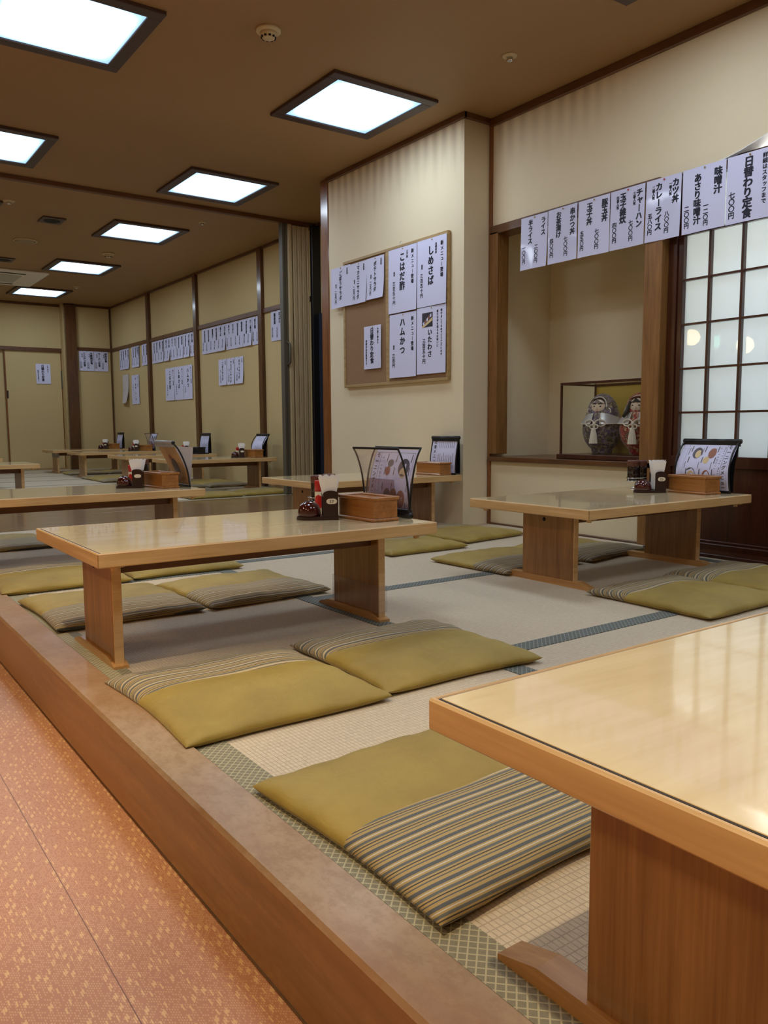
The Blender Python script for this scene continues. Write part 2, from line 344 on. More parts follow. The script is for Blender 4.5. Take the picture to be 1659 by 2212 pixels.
# ------------------------------------------------------------------ mesh builder
class MB:
    def __init__(s): s.v = []; s.f = []; s.mi = []; s.sm = []
    def add(s, vs, fs, mi=0, smooth=False, T=None):
        b = len(s.v)
        if T is not None: vs = [T @ Vector(p) for p in vs]
        s.v += [tuple(p) for p in vs]
        for f in fs: s.f.append([b+i for i in f]); s.mi.append(mi); s.sm.append(smooth)
        return s
    def box(s, x0, x1, y0, y1, z0, z1, b=0.0, mi=0, T=None):
        if b <= 0:
            vs = [(x, y, z) for x in (x0, x1) for y in (y0, y1) for z in (z0, z1)]
            fs = [(0, 1, 3, 2), (4, 6, 7, 5), (0, 4, 5, 1), (2, 3, 7, 6), (0, 2, 6, 4), (1, 5, 7, 3)]
            return s.add(vs, fs, mi, False, T)
        X, Y, Z = (x0, x1), (y0, y1), (z0, z1); vs = []; idx = {}
        for i in (0, 1):
            for j in (0, 1):
                for k in (0, 1):
                    ix, iy, iz = (b if i == 0 else -b), (b if j == 0 else -b), (b if k == 0 else -b)
                    for a, p in enumerate(((X[i], Y[j]+iy, Z[k]+iz), (X[i]+ix, Y[j], Z[k]+iz), (X[i]+ix, Y[j]+iy, Z[k]))):
                        idx[(i, j, k, a)] = len(vs); vs.append(p)
        g = lambda i, j, k, a: idx[(i, j, k, a)]
        fs = []
        for i in (0, 1): fs.append([g(i, 0, 0, 0), g(i, 1, 0, 0), g(i, 1, 1, 0), g(i, 0, 1, 0)][::(-1 if i == 0 else 1)])
        for j in (0, 1): fs.append([g(0, j, 0, 1), g(1, j, 0, 1), g(1, j, 1, 1), g(0, j, 1, 1)][::(1 if j == 0 else -1)])
        for k in (0, 1): fs.append([g(0, 0, k, 2), g(1, 0, k, 2), g(1, 1, k, 2), g(0, 1, k, 2)][::(-1 if k == 0 else 1)])
        for i in (0, 1):
            for j in (0, 1): fs.append([g(i, j, 0, 0), g(i, j, 1, 0), g(i, j, 1, 1), g(i, j, 0, 1)][::(1 if i == j else -1)][::-1])
        for i in (0, 1):
            for k in (0, 1): fs.append([g(i, 0, k, 0), g(i, 1, k, 0), g(i, 1, k, 2), g(i, 0, k, 2)][::(1 if i == k else -1)])
        for j in (0, 1):
            for k in (0, 1): fs.append([g(0, j, k, 1), g(1, j, k, 1), g(1, j, k, 2), g(0, j, k, 2)][::(1 if j == k else -1)][::-1])
        for i in (0, 1):
            for j in (0, 1):
                for k in (0, 1): fs.append([g(i, j, k, 0), g(i, j, k, 1), g(i, j, k, 2)][::(1 if (i+j+k) % 2 == 0 else -1)][::-1])
        return s.add(vs, fs, mi, False, T)
    def lathe(s, prof, n=24, c=(0, 0, 0), sx=1, sy=1, mi=0, smooth=True, T=None, cap=True):
        vs = [(c[0]+sx*r*math.cos(2*math.pi*i/n), c[1]+sy*r*math.sin(2*math.pi*i/n), c[2]+z) for r, z in prof for i in range(n)]
        fs = []
        for k in range(len(prof)-1):
            for i in range(n):
                j = (i+1) % n; fs.append((k*n+i, k*n+j, (k+1)*n+j, (k+1)*n+i))
        if cap:
            fs.append(tuple(range(n-1, -1, -1))); m = (len(prof)-1)*n; fs.append(tuple(m+i for i in range(n)))
        return s.add(vs, fs, mi, smooth, T)
    def ball(s, c, rx, ry, rz, n=16, mi=0, T=None):
        k = max(6, n//2); prof = [(math.sin(math.pi*i/k), -math.cos(math.pi*i/k)*rz) for i in range(k+1)]
        prof[0] = (.02, -rz); prof[-1] = (.02, rz)
        return s.lathe(prof, n, c, rx, ry, mi, True, T)
    def tube(s, pts, r, n=8, mi=0, closed=False, T=None, smooth=True):
        P = [Vector(p) for p in pts]; vs = []; fs = []; m = len(P); prev = None
        for i, p in enumerate(P):
            a = P[(i-1) % m] if (closed or i > 0) else p; b = P[(i+1) % m] if (closed or i < m-1) else p
            d = (b-a).normalized()
            if prev is None: ref = Vector((0, 0, 1)) if abs(d.z) < .9 else Vector((1, 0, 0)); u = d.cross(ref).normalized()
            else: u = (prev-d*prev.dot(d)).normalized()
            prev = u; w_ = d.cross(u); rr = r[i] if isinstance(r, (list, tuple)) else r
            for k in range(n): q = 2*math.pi*k/n; vs.append(p+(u*math.cos(q)+w_*math.sin(q))*rr)
        for i in range(m if closed else m-1):
            for k in range(n):
                k2 = (k+1) % n; i2 = (i+1) % m; fs.append((i*n+k, i*n+k2, i2*n+k2, i2*n+k))
        if not closed: fs.append(tuple(range(n-1, -1, -1))); fs.append(tuple((m-1)*n+k for k in range(n)))
        return s.add(vs, fs, mi, smooth, T)
    def grid(s, fn, nu, nv, mi=0, smooth=True, flip=False, T=None):
        vs = [fn(i/nu, j/nv) for j in range(nv+1) for i in range(nu+1)]
        fs = []
        for j in range(nv):
            for i in range(nu):
                a = j*(nu+1)+i; q = (a, a+1, a+nu+2, a+nu+1); fs.append(q[::-1] if flip else q)
        return s.add(vs, fs, mi, smooth, T)
    def prism(s, poly, fn, t0, t1, mi=0, T=None, smooth=False):
        n = len(poly); vs = [fn(a, b, t0) for a, b in poly]+[fn(a, b, t1) for a, b in poly]
        fs = [tuple(range(n-1, -1, -1)), tuple(n+i for i in range(n))]+[(i, (i+1) % n, n+(i+1) % n, n+i) for i in range(n)]
        return s.add(vs, fs, mi, smooth, T)
    def build(s, name, mats, parent=None, loc=None, rotz=0):
        me = bpy.data.meshes.new(name); me.from_pydata(s.v, [], s.f)
        if not isinstance(mats, (list, tuple)): mats = [mats]
        for m in mats: me.materials.append(M_[m] if isinstance(m, str) else m)
        me.polygons.foreach_set('material_index', s.mi); me.polygons.foreach_set('use_smooth', s.sm)
        me.update()
        o = bpy.data.objects.new(name, me); COL.objects.link(o)
        if parent is not None: o.parent = parent
        if loc is not None: o.location = loc
        if rotz: o.rotation_euler = (0, 0, rotz)
        return o
def recalc(o):
    import bmesh
    bm = bmesh.new(); bm.from_mesh(o.data); bmesh.ops.recalc_face_normals(bm, faces=bm.faces); bm.to_mesh(o.data); bm.free(); return o

def tag(o, label=None, cat=None, group=None, kind=None):
    if label: o['label'] = label
    if cat: o['category'] = cat
    if group: o['group'] = group
    if kind: o['kind'] = kind
    return o
def thing(name, label, cat, loc=(0, 0, 0), rotz=0, group=None):
    o = bpy.data.objects.new(name, None); COL.objects.link(o); o.empty_display_size = .1
    o.location = loc; o.rotation_euler = (0, 0, rotz); return tag(o, label, cat, group)
def struct(o): o['kind'] = 'structure'; return o
def sroot(name):
    o = bpy.data.objects.new(name, None); COL.objects.link(o); return struct(o)
def dup(root, loc, rotz, label, group=None):
    r = root.copy(); COL.objects.link(r); r.location = loc; r.rotation_euler = (0, 0, rotz); r['label'] = label
    if group: r['group'] = group
    for ch in list(root.children):
        c = ch.copy(); COL.objects.link(c); c.parent = r
        for g in list(ch.children):
            d = g.copy(); COL.objects.link(d); d.parent = c
    return r

# ------------------------------------------------------------------ glyphs
GLY = {}
def glyphs(text):
    new = [c for c in sorted(set(text)) if c.strip() and c not in GLY]
    tmp = []
    for c in new:
        cu = bpy.data.curves.new('glyph', 'FONT'); cu.body = c; cu.size = 1; cu.resolution_u = 2; cu.fill_mode = 'FRONT'; cu.offset = 0
        o = bpy.data.objects.new('glyph', cu); COL.objects.link(o); tmp.append((c, o, cu))
    dg = bpy.context.evaluated_depsgraph_get(); dg.update()
    for c, o, cu in tmp:
        me = bpy.data.meshes.new_from_object(o.evaluated_get(dg))
        vs = [(v.co.x, v.co.y) for v in me.vertices]; fs = [tuple(p.vertices) for p in me.polygons]
        lat = ord(c) < 128 and bool(vs)
        wd = (max(v[0] for v in vs)+min(v[0] for v in vs)) if lat else 1.0
        GLY[c] = ([(x-wd/2, y-.38) for x, y in vs], fs, wd)
        bpy.data.meshes.remove(me)
    for c, o, cu in tmp: bpy.data.objects.remove(o); bpy.data.curves.remove(cu)
SMALL = 'っゃゅょッャュョァィゥェォ'
def put(mb, ch, cx, cy, size, fn, mi, bold, rot=0, sx=1.0):
    if not ch.strip(): return
    if ch not in GLY: glyphs(ch)
    vs, fs, _ = GLY[ch]
    for ox, oy in (((0, 0),) if bold < .012 else ((bold, bold*.5), (-bold, bold*.5), (bold, -bold*.5), (-bold, -bold*.5), (0, bold*.8), (0, -bold*.8))):
        out = []
        for x, y in vs:
            x = x*sx+ox; y = y+oy
            if rot == 90: x, y = y, -x
            out.append(fn(cx+x*size, cy+y*size))
        mb.add(out, fs, mi)
def column(mb, text, cx, top, size, fn, mi=1, bold=.03, pitch=None, sx=1.0):
    p = pitch or size
    for i, ch in enumerate(text):
        dx = dy = 0
        if ch in SMALL: dx, dy = .1*size, .1*size
        put(mb, ch, cx+dx, top-p*(i+.5)+dy, size*1.06, fn, mi, bold, 90 if ch == 'ー' else 0, sx)

ALLTXT = '日替わり定食七〇円詳細はスタッフまで味噌汁一二あさりカツ丼番人気八レーライ五豚玉子三チャハン雑炊四串つお茶漬け半新メニュ登場しめば税別百十こだ酢江戸前長崎県産ムかいた明てとうござま年を迎えるお祝に自家製ポトゴボダマロ平限店内黒板焼肉唐揚ん生姜らぎ冷奴枝豆枝刺身盛合だ巻き鶏天ぷそば六九千枚'
glyphs(ALLTXT)

# ------------------------------------------------------------------ structure
ZC = 2.89
b = MB(); b.box(-4.6, 4.9, -3.6, 15.3, ZC, ZC+.1); struct(b.build('ceiling', 'ceiling'))
b = MB(); b.box(-4.6, .56, -3.6, 15.3, -.30, -.18); struct(b.build('floor', 'aisle'))
b = MB(); b.box(.555, .669, -3.6, 15.2, -.174, .012, .007); b.box(.558, .60, -3.6, 15.2, -.19, -.178)
struct(b.build('floor_step_edge', 'kerb'))
# tatami floor, near room : column along the step, then mats across
ft = sroot('floor_tatami')
b = MB(); b.box(.672, 1.69, -3.6, 6.13, -.06, 0); b.build('mat_surface', 'tatami_y', ft)
b = MB(); b.box(1.6901, 4.70, -3.6, 6.13, -.06, 0); b.build('mat_surface', 'tatami_x', ft)
def strip(x0, x1, y0, y1, p=ft, m='border'):
    q = MB(); q.box(x0, x1, y0, y1, -.01, .0022); q.build('border_cloth', m, p)
strip(.672, .745, -3.6, 6.13, ft, 'border_kerb'); strip(1.652, 1.722, -3.6, 6.13)
for y in (-.26, .79, 1.84, 2.89, 3.95, 5.0): strip(1.724, 3.90, y-.036, y+.036)
strip(.747, 1.65, 3.735, 3.80); strip(.747, 1.65, 5.62, 5.69); strip(3.86, 3.93, -3.6, 4.4)
b = MB()
for i in range(5): b.box(.672, 4.6, 6.133+i*.302, 6.133+(i+1)*.302-.003, -.06, 0.0, .0015)
struct(b.build('floor_boards', 'boards'))
ff = sroot('floor_far_tatami')
b = MB(); b.box(.672, 4.62, 7.645, 15.2, -.06, 0); b.build('mat_surface', 'tatami_x', ff)
for y in (7.70, 8.75, 9.8, 10.85, 11.9, 12.95, 14.0): strip(.70, 4.6, y-.025, y+.025, ff, 'border_kerb')

# walls
b = MB()
b.box(4.12, 4.30, 2.98, 4.42, 2.14, ZC)                       # over the niche
arc = [(2.98, 2.14), (2.66, 2.14), (2.6, 2.147), (2.5, 2.168), (2.4, 2.197), (2.3, 2.23), (2.15, 2.287), (1.95, 2.36), (1.7, 2.43), (1.4, 2.47), (1.1, 2.43), (.85, 2.33), (.6, 2.14), (-3.6, 2.14), (-3.6, ZC), (2.98, ZC)]
b.prism(arc, lambda y, z, t: (t, y, z), 4.12, 4.27)
b.box(4.12, 4.30, -3.6, .6, -.06, 2.14)                       # beyond the window, out of frame
struct(recalc(b.build('wall_right', 'wallstain')))
b = MB(); ap = arc[1:13]
for (y0, z0), (y1, z1) in zip(ap, ap[1:]): b.add([(x, y, z) for y, z in ((y0, z0), (y1, z1)) for x, z in ((4.119, z-.004), (4.27, z-.004))]+[(x, y, z) for y, z in ((y0, z0), (y1, z1)) for x, z in ((4.119, z), (4.27, z))], [(0, 1, 3, 2), (4, 6, 7, 5), (0, 2, 6, 4), (1, 5, 7, 3)])
struct(recalc(b.build('trim_arch_lining', plain('white_gloss_paint', S(240, 242, 240), .5))))
b = MB(); b.box(4.12, 4.2, 3.05, 4.40, -.06, .466); struct(b.build('wall_right_below_niche', 'wall'))
b = MB(); b.box(4.735, 4.8, 2.9, 4.5, .44, 2.3); b.box(4.13, 4.8, 4.40, 4.415, .44, 2.2); b.box(4.25, 4.8, 2.90, 2.935, .44, 2.2); b.box(4.301, 4.8, 2.9, 4.46, 2.16, 2.2)
struct(b.build('wall_niche', 'wall'))
b = MB(); b.box(3.87, 4.62, 4.42, 6.25, -.06, ZC); struct(b.build('wall_pillar', 'wallstain'))
b = MB(); b.box(4.62, 4.8, 6.2, 15.3, -.06, ZC); struct(b.build('wall_far_right', 'wallfar'))
b = MB(); b.box(3.985, 4.62, 14.88, 15.2, -.06, ZC); b.box(3.785, 3.81, 14.9, 15.12, -.06, ZC); b.box(-4.6, 3.80, 15.09, 15.25, 2.13, ZC); b.box(-4.6, 1.9, 15.09, 15.25, -.3, 2.13)
struct(b.build('wall_back', 'wallfar'))
b = MB(); b.box(-4.6, -4.5, -3.6, 15.3, -.3, ZC); struct(b.build('wall_left', 'wall'))
b = MB(); b.box(-4.6, 4.9, -3.6, -3.5, -.3, ZC); struct(b.build('wall_front', 'wall'))
b = MB(); b.box(4.86, 4.9, .3, 3.2, -.1, 2.85); b.box(4.3, 4.9, .5, .55, -.1, 2.85); b.box(4.3, 4.9, .55, 2.9, 2.8, 2.85)
struct(b.build('wall_window_recess', plain('recess_cream_paint', S(240, 228, 200), .7)))
# trims
TR_N = [0]
def trim(x0, x1, y0, y1, z0, z1, m='trim', bv=.003):
    TR_N[0] += 1; q = MB(); q.box(x0, x1, y0, y1, z0, z1, bv); return struct(q.build('trim_%d' % TR_N[0], m))
trim(4.098, 4.125, -3.5, 4.415, 2.836, ZC)                    # ceiling trim, right wall
trim(3.848, 3.875, 4.398, 6.23, 2.85, ZC); trim(3.852, 4.12, 4.398, 4.425, 2.85, ZC)
trim(4.103, 4.128, 4.392, 4.418, 0, 2.84, 'trimz')            # corner strip
trim(4.096, 4.21, 4.318, 4.40, .52, 2.10, 'postlight')        # niche jamb
trim(4.096, 4.24, 2.98, 4.40, 2.085, 2.145, 'trim')           # niche lintel
trim(4.086, 4.75, 2.95, 4.40, .466, .50, 'trim')              # niche sill board
trim(4.086, 4.21, 2.945, 3.066, .0, 2.10, 'postlight', .006)  # post between niche and window
trim(4.10, 4.125, 3.07, 4.39, .0, .012, 'trim')               # wall base batten
trim(3.862, 3.99, 6.215, 6.352, 0, ZC, 'trimz', .012)         # round edged post at pillar end
trim(4.598, 4.625, 7.7, 15.0, 2.855, ZC); trim(4.598, 4.625, 6.36, 7.62, 2.855, ZC)
trim(4.596, 4.625, 7.8, 14.88, 2.095, 2.152)                  # picture rail, far room
trim(3.99, 4.6, 14.855, 14.882, 2.095, 2.152); trim(2.0, 3.79, 15.06, 15.09, 2.065, 2.13)
trim(3.99, 4.6, 14.855, 14.882, 2.85, ZC); trim(-2, 3.79, 15.06, 15.09, 2.85, ZC)
trim(4.58, 4.606, 14.86, 14.885, 0, 2.85, 'trimdark', .002)
for y in (8.97, 10.97, 12.90): trim(4.575, 4.625, y-.05, y+.05, 0, 2.86, 'trimdark')
trim(3.81, 3.985, 14.80, 15.0, 0, 2.87, 'trimdark')              # square pillar far corner
trim(3.79, 3.80, 14.84, 14.86, 0, 2.85, 'cork_frame', 0)
trim(-4.5, 4.6, 7.66, 7.72, 2.852, ZC, 'apron')               # partition track on the ceiling
trim(4.10, 4.3, .6, 2.945, 0, .012, 'trim'); trim(3.98, 4.14, .55, 2.94, 0, .02, 'darkred')

# sliding doors far wall
d = sroot('door_1')
for i, (x0, x1, y) in enumerate(((2.85, 3.785, 15.10), (1.9, 2.86, 15.135))):
    q = MB(); q.box(x0, x1, y, y+.03, .03, 2.068); o = q.build('door_leaf', 'wallfar', d)
    q = MB(); q.box(x0-.006, x0+.016, y-.008, y+.03, .03, 2.068, .003); q.box(x1-.016, x1, y-.004, y+.03, .03, 2.068, .003); q.build('leaf_edge', 'trimz' if i == 0 else 'cork_frame', d)
q = MB(); q.box(2.868, 2.888, 15.088, 15.102, 1.25, 1.38, .002); q.build('finger_pull', 'black', d)
q = MB(); q.box(3.765, 3.785, 15.085, 15.102, 1.42, 1.75, .002); q.build('lock_plate', 'partgrey', d)
q = MB(); q.box(1.9, 3.79, 15.05, 15.2, 0, .03, .004); q.build('threshold', 'cork_frame', d)
# navy door in the passage
d = sroot('door_2'); q = MB(); q.box(4.585, 4.62, 6.6, 7.60, 0, 1.94, .003); q.build('door_leaf', 'navy', d)
q = MB(); q.box(4.515, 4.62, 7.60, 7.645, 0, 2.86, .003); q.build('dark_gap_strip', 'black', d)  # black strip added to fill the shaded gap beside the partition

# shoji window
wn = sroot('window_1')
q = MB(); q.box(4.152, 4.24, 2.888, 2.944, 0.0, 2.14, .003); q.box(4.165, 4.215, 2.855, 2.888, .5, 2.14, .003); q.box(4.15, 4.235, .6, 2.888, .48, .545, .003); q.box(4.15, 4.235, .6, 2.888, 2.10, 2.16, .003); q.box(4.152, 4.24, .6, .66, 0, 2.14, .003)
q.build('frame', 'darkred', wn)
q = MB()
for y in (2.69, 2.495, 2.30, 2.105, 1.91, 1.715, 1.52, 1.325, 1.13, .935, .74): q.box(4.168, 4.196, y-.007, y+.007, .545, 2.10, .001)
for z in (.795, 1.047, 1.299, 1.55, 1.806): q.box(4.166, 4.194, .66, 2.857, z-.006, z+.006, .001)
q.build('lattice', 'darkred', wn)
q = MB(); q.box(4.198, 4.203, .64, 2.87, .52, 2.12); q.build('pane', 'shoji', wn)
q = MB(); q.box(4.165, 4.2, .6, 2.888, .06, .49); q.box(4.12, 4.2, .6, 2.888, 0.0, .055, .004); q.box(4.155, 4.18, .6, 2.888, .055, .068, .003); q.build('lower_panel', 'darkred', wn)

# ------------------------------------------------------------------ ceiling lights
def lamp():
    t = thing('ceiling_light', '', 'ceiling light', (0, 0, ZC))
    h, k, i = .41, .42, .335; j = .345
    q = MB()
    for (x0, x1, y0, y1) in ((-h, h, -k, -j), (-h, h, j, k), (-h, -i, -j, j), (i, h, -j, j)): q.box(x0, x1, y0, y1, -.022, 0, .003)
    q.build('frame', 'lampframe', t)
    q = MB(); q.grid(lambda u, v: (i*(2*u-1), j*(2*v-1), -.012), 1, 1, flip=True); q.box(-i, i, -j, j, -.0118, -.006, mi=1); q.build('diffuser', ['lamp', 'white'], t)
    return t
L0 = lamp(); LG = 'square ceiling lights'
xr, xl = 3.165+.01, 1.265+.01
yl = {2: 4.745+.03, 4: 6.955+.05, 5: 8.99+.08, 6: 11.33+.1, 7: 13.70+.12}
lamps = [(xr, yl[2], 'square lit ceiling light nearest the cork board pillar, whole frame visible'),
 (xr, yl[4], 'square lit ceiling light just before the partition track, in line with the pillar'),
 (xr, yl[5], 'bluish lit ceiling light just beyond the partition track, beside a small sprinkler'),
 (xr, yl[6], 'lit ceiling light beside the corner of the air conditioner cassette'),
 (xr, yl[7], 'farthest lit ceiling light, close to the end wall above the doors'),
 (xl, 4.70, 'large lit ceiling light cut off by the top left of the picture'),
 (xl, 6.91, 'lit ceiling light cut off by the left picture edge, before the partition track'),
 (xl, 8.99, 'ceiling light beyond the track with only one dark frame corner in the picture'),
 (xr, 2.42, 'ceiling light whose dark frame corner just dips into the top picture edge'),
 (xl, 2.46, 'ceiling light over the aisle tables, out of the picture, one row before the large one'),
 (xr, .16, 'ceiling light out of the picture over the foreground table'),
 (xl, .20, 'ceiling light out of the picture straight above the camera side of the step'),
 (xl, 11.30, 'ceiling light out of the picture beside the cassette air conditioner')]
for i, (x, y, lb) in enumerate(lamps):
    if i == 0: L0.location = (x, y, ZC); tag(L0, lb, 'ceiling light', LG)
    else: dup(L0, (x, y, ZC), 0, lb, LG)

# small ceiling fittings
def detector(x, y, lb, r=.068):
    t = thing('smoke_detector', lb, 'smoke detector', (x, y, ZC))
    q = MB(); q.lathe([(r, 0), (r, -.012), (r*.9, -.018), (r*.72, -.019)], 28); q.build('base_ring', 'offwhite', t)
    q = MB(); q.lathe([(r*.68, -.018), (r*.66, -.03), (r*.5, -.046), (r*.3, -.05), (.002, -.051)], 24); h = q.build('sensor_head', 'offwhite', t)
    q = MB()
    for k in range(10):
        a = 2*math.pi*k/10; q.box(-.006, .006, -.004, .004, -.004, .004, T=Matrix.Translation((r*.56*math.cos(a), r*.56*math.sin(a), -.042)) @ Matrix.Rotation(a+math.pi/2, 4, 'Z'))
    q.build('vent_slots', 'hole', h)
detector(2.21, 4.15, 'round beige smoke detector on the ceiling between the two nearest lit lights')
detector(3.22, 10.37, 'small pale smoke detector on the far ceiling between two lit lights', .075)
def sprinkler(x, y, lb, r=.045):
    t = thing('sprinkler_head', lb, 'sprinkler', (x, y, ZC))
    q = MB(); q.lathe([(r, 0), (r, -.004), (r*.62, -.012), (r*.5, -.012)], 20); q.build('escutcheon', 'offwhite', t)
    q = MB(); q.lathe([(r*.42, -.01), (r*.4, -.03), (r*.25, -.034)], 14); q.build('nozzle', 'chrome', t)
sprinkler(3.52, 3.62, 'white sprinkler head on the ceiling above the paper menu strip')
sprinkler(3.57, 8.27, 'small sprinkler head just beyond the partition track beside the bluish light')
sprinkler(3.54, 13.03, 'tiny sprinkler head on the far ceiling in front of the farthest light')
sprinkler(1.73, 8.55, 'small dark sprinkler head beyond the track at the left picture edge', .055)
def vent(x, y, lb):
    t = thing('ceiling_vent', lb, 'vent', (x, y, ZC))
    q = MB(); q.box(-.115, .115, -.13, .13, -.014, 0, .003); q.build('plate', 'lampframe', t)
    q = MB(); q.lathe([(.082, -.0145), (.08, -.0165), (.07, -.0155)], 24); q.build('duct_hole', 'hole', t)
vent(2.24, 9.05, 'brown square ceiling vent with a round dark hole, by the speaker'); vent(2.22, 11.45, 'brown square ceiling vent at the left picture edge, before the air conditioner')
t = thing('ceiling_speaker', 'flat round ceiling speaker between two square brown vents', 'speaker', (2.22, 10.2, ZC))
q = MB(); q.lathe([(.13, 0), (.13, -.008), (.122, -.012)], 32); q.build('rim', 'offwhite', t)
q = MB(); q.lathe([(.12, -.0115), (.08, -.0155), (.002, -.017)], 32); q.build('grille', plain('speaker_mesh', S(150, 132, 100), .7), t)
t = thing('air_conditioner', 'white ceiling cassette air conditioner at the left edge of the far room', 'air conditioner', (2.42, 12.65, ZC))
q = MB(); q.box(-.5, .5, -.6, .6, -.035, 0, .012); q.build('panel', 'white', t)
q = MB(); q.box(-.5, .2, -.30, .30, -.041, -.034, .004); q.build('intake_grille', plain('grille_grey', S(186, 182, 170), .6), t)
for a, c in ((-.475, -.42), (.42, .475)): q = MB(); q.box(-.5, .22, a, c, -.038, -.033); q.build('outlet_slot', 'hole', t)

# globe lamps and exit sign at the other side of the aisle (seen mirrored in the window panes)
for i, (p, r, lb) in enumerate((((-3.04, 7.64, 2.09), .125, 'warm glass globe lamp mirrored in the window, beside the exit sign'), ((-3.47, 7.0, 1.94), .13, 'lower warm glass globe lamp mirrored in the window, on the far right pane'))):
    t = thing('globe_lamp', lb, 'lamp', p, 0, 'globe lamps across the aisle')
    q = MB(); q.ball((0, 0, 0), r, r, r, 24); q.build('globe', 'globe', t)
    q = MB(); q.tube([(0, 0, r-.005), (0, 0, ZC-p[2])], .006); q.lathe([(.05, ZC-p[2]-.03), (.05, ZC-p[2])], 16); q.build('cord', 'black', t)
t = thing('exit_sign', 'green and white lit exit sign mirrored in the window pane', 'sign', (-3.14, 7.3, 2.0))
q = MB(); q.box(-.03, 0, -.09, .09, -.1, .1, .004); q.tube([(-.015, 0, .095), (-.015, 0, ZC-2.0)], .008); q.build('housing', 'white', t)
q = MB(); q.box(0, .004, -.08, .02, -.09, .09); q.build('lit_face', 'exit', t)
q = MB(); q.box(0, .004, .02, .08, -.09, .09); q.build('green_face', 'exitg', t)

# ------------------------------------------------------------------ tables
HT = .376
def table(x0, y0, lb, x1=None, wy=.735, sx=(.10, 1.07), sy=(.165, .475), foot=(.13, .56), apron=True):
    L = (x1-x0) if x1 else 1.22
    t = thing('low_table', lb, 'table', (x0, y0, 0), 0, 'low wooden dining tables')
    z0, z1 = HT-.042, HT
    q = MB(); e = .010
    q.box(.0005, L-.0005, 0, e, z0, z1, .003); q.box(.0005, L-.0005, wy-e, wy, z0, z1, .003); q.box(0, e, .0005, wy-.0005, z0, z1+.0002, .003, 1); q.box(L-e, L, .0005, wy-.0005, z0, z1+.0002, .003, 1)
    q.box(e, L-e, e, wy-e, z0+.004, z1-.006); q.build('tabletop', ['table', 'table_y'], t)
    q = MB(); q.box(e, L-e, e, wy-e, z1-.006, z1-.0008); q.build('edge_strip', 'darkline', t)
    q = MB(); q.box(e+.003, L-e-.003, e+.003, wy-e-.003, z1-.004, z1+.0004, .0006); q.build('surface_panel', 'top', t)
    for s in sx:
        q = MB(); q.box(s, s+.03, sy[0], sy[1], .010, z0+.002, .003); st = q.build('leg_panel', 'stem', t)
        q = MB(); q.box(s+.001, s+.029, sy[0]-.0035, sy[0]+.002, .012, z0, .001); q.build('edge_band', 'table', st)
        q = MB(); q.lathe([(.009, 0), (.009, .002), (.002, .003)], 14, T=Matrix.Translation((s, (sy[0]+sy[1])/2+.02, z0-.04)) @ Matrix.Rotation(R(-90), 4, 'Y')); q.build('screw_cap', 'hole', st)
        f0, f1 = foot; c = s+.015
        q = MB(); prof = [(f0, 0), (f1, 0), (f1, .010), (f1-.07, .029), (f0+.07, .029), (f0, .010)]
        q.prism(prof, lambda a, z, k: (k, a, z), c-.023, c+.023); recalc(q.build('foot', 'foot', t))
    if apron:
        q = MB(); ym = (sy[0]+sy[1])/2
        q.box(sx[0]+.03, sx[1], ym-.11, ym+.11, z0-.052, z0+.003, .002); q.build('under_rail', 'apron', t)
    for px, py in ((.06, .05), (L-.06, .05), (.06, wy-.05), (L-.06, wy-.05)):
        q = MB(); q.lathe([(.010, z0-.018), (.011, z0-.006), (.030, z0-.006), (.030, z0+.001)], 14, (px, py, 0), smooth=False); q.build('peg', 'table', t)
    return t
T = {}
T['N'] = table(.63, .052, 'blond wooden low table in the foreground, cut off by the lower right picture corner', sx=(.098, 1.07), sy=(.225, .550), foot=(.15, .695))
T['1'] = table(.638, 2.262, 'low table with clear flared menu stand, end close to the wooden step', sx=(.078, 1.055), sy=(.145, .455), foot=(.125, .56))
T['R'] = table(2.60, 2.185, 'low table in front of the paper window and doll niche', sx=(.155, 1.09), sy=(.215, .53), foot=(.12, .70))
T['P'] = table(2.59, 4.36, 'low table pushed against the pillar below the cork board')
T['LM'] = table(.63, 4.345, 'low table reaching in from the left edge, with the leaning menu', sx=(.10, 1.085))
T['A'] = table(3.22, 8.345, 'far room low table nearest the folding partition')
T['B'] = table(3.22, 10.02, 'far room low table, second from the folding partition')
T['C'] = table(3.22, 12.05, 'far room low table, third from the folding partition')
T['D'] = table(3.22, 13.63, 'far room low table beside the square pillar in the end corner')
T['E'] = table(.66, 8.49, 'low table end showing at the left edge in front of the sliding doors')
T['F'] = table(.66, 10.36, 'table tip barely showing at the left edge behind another table')
q = MB(); q.box(1.052, 1.088, .135, .462, .034, .135); q.build('clear_plastic_guard', 'acrylic', T['1'])
q = MB(); q.box(.098, .133, .160, .48, .255, .315); q.build('grey_tape', 'padgrey', T['D'])

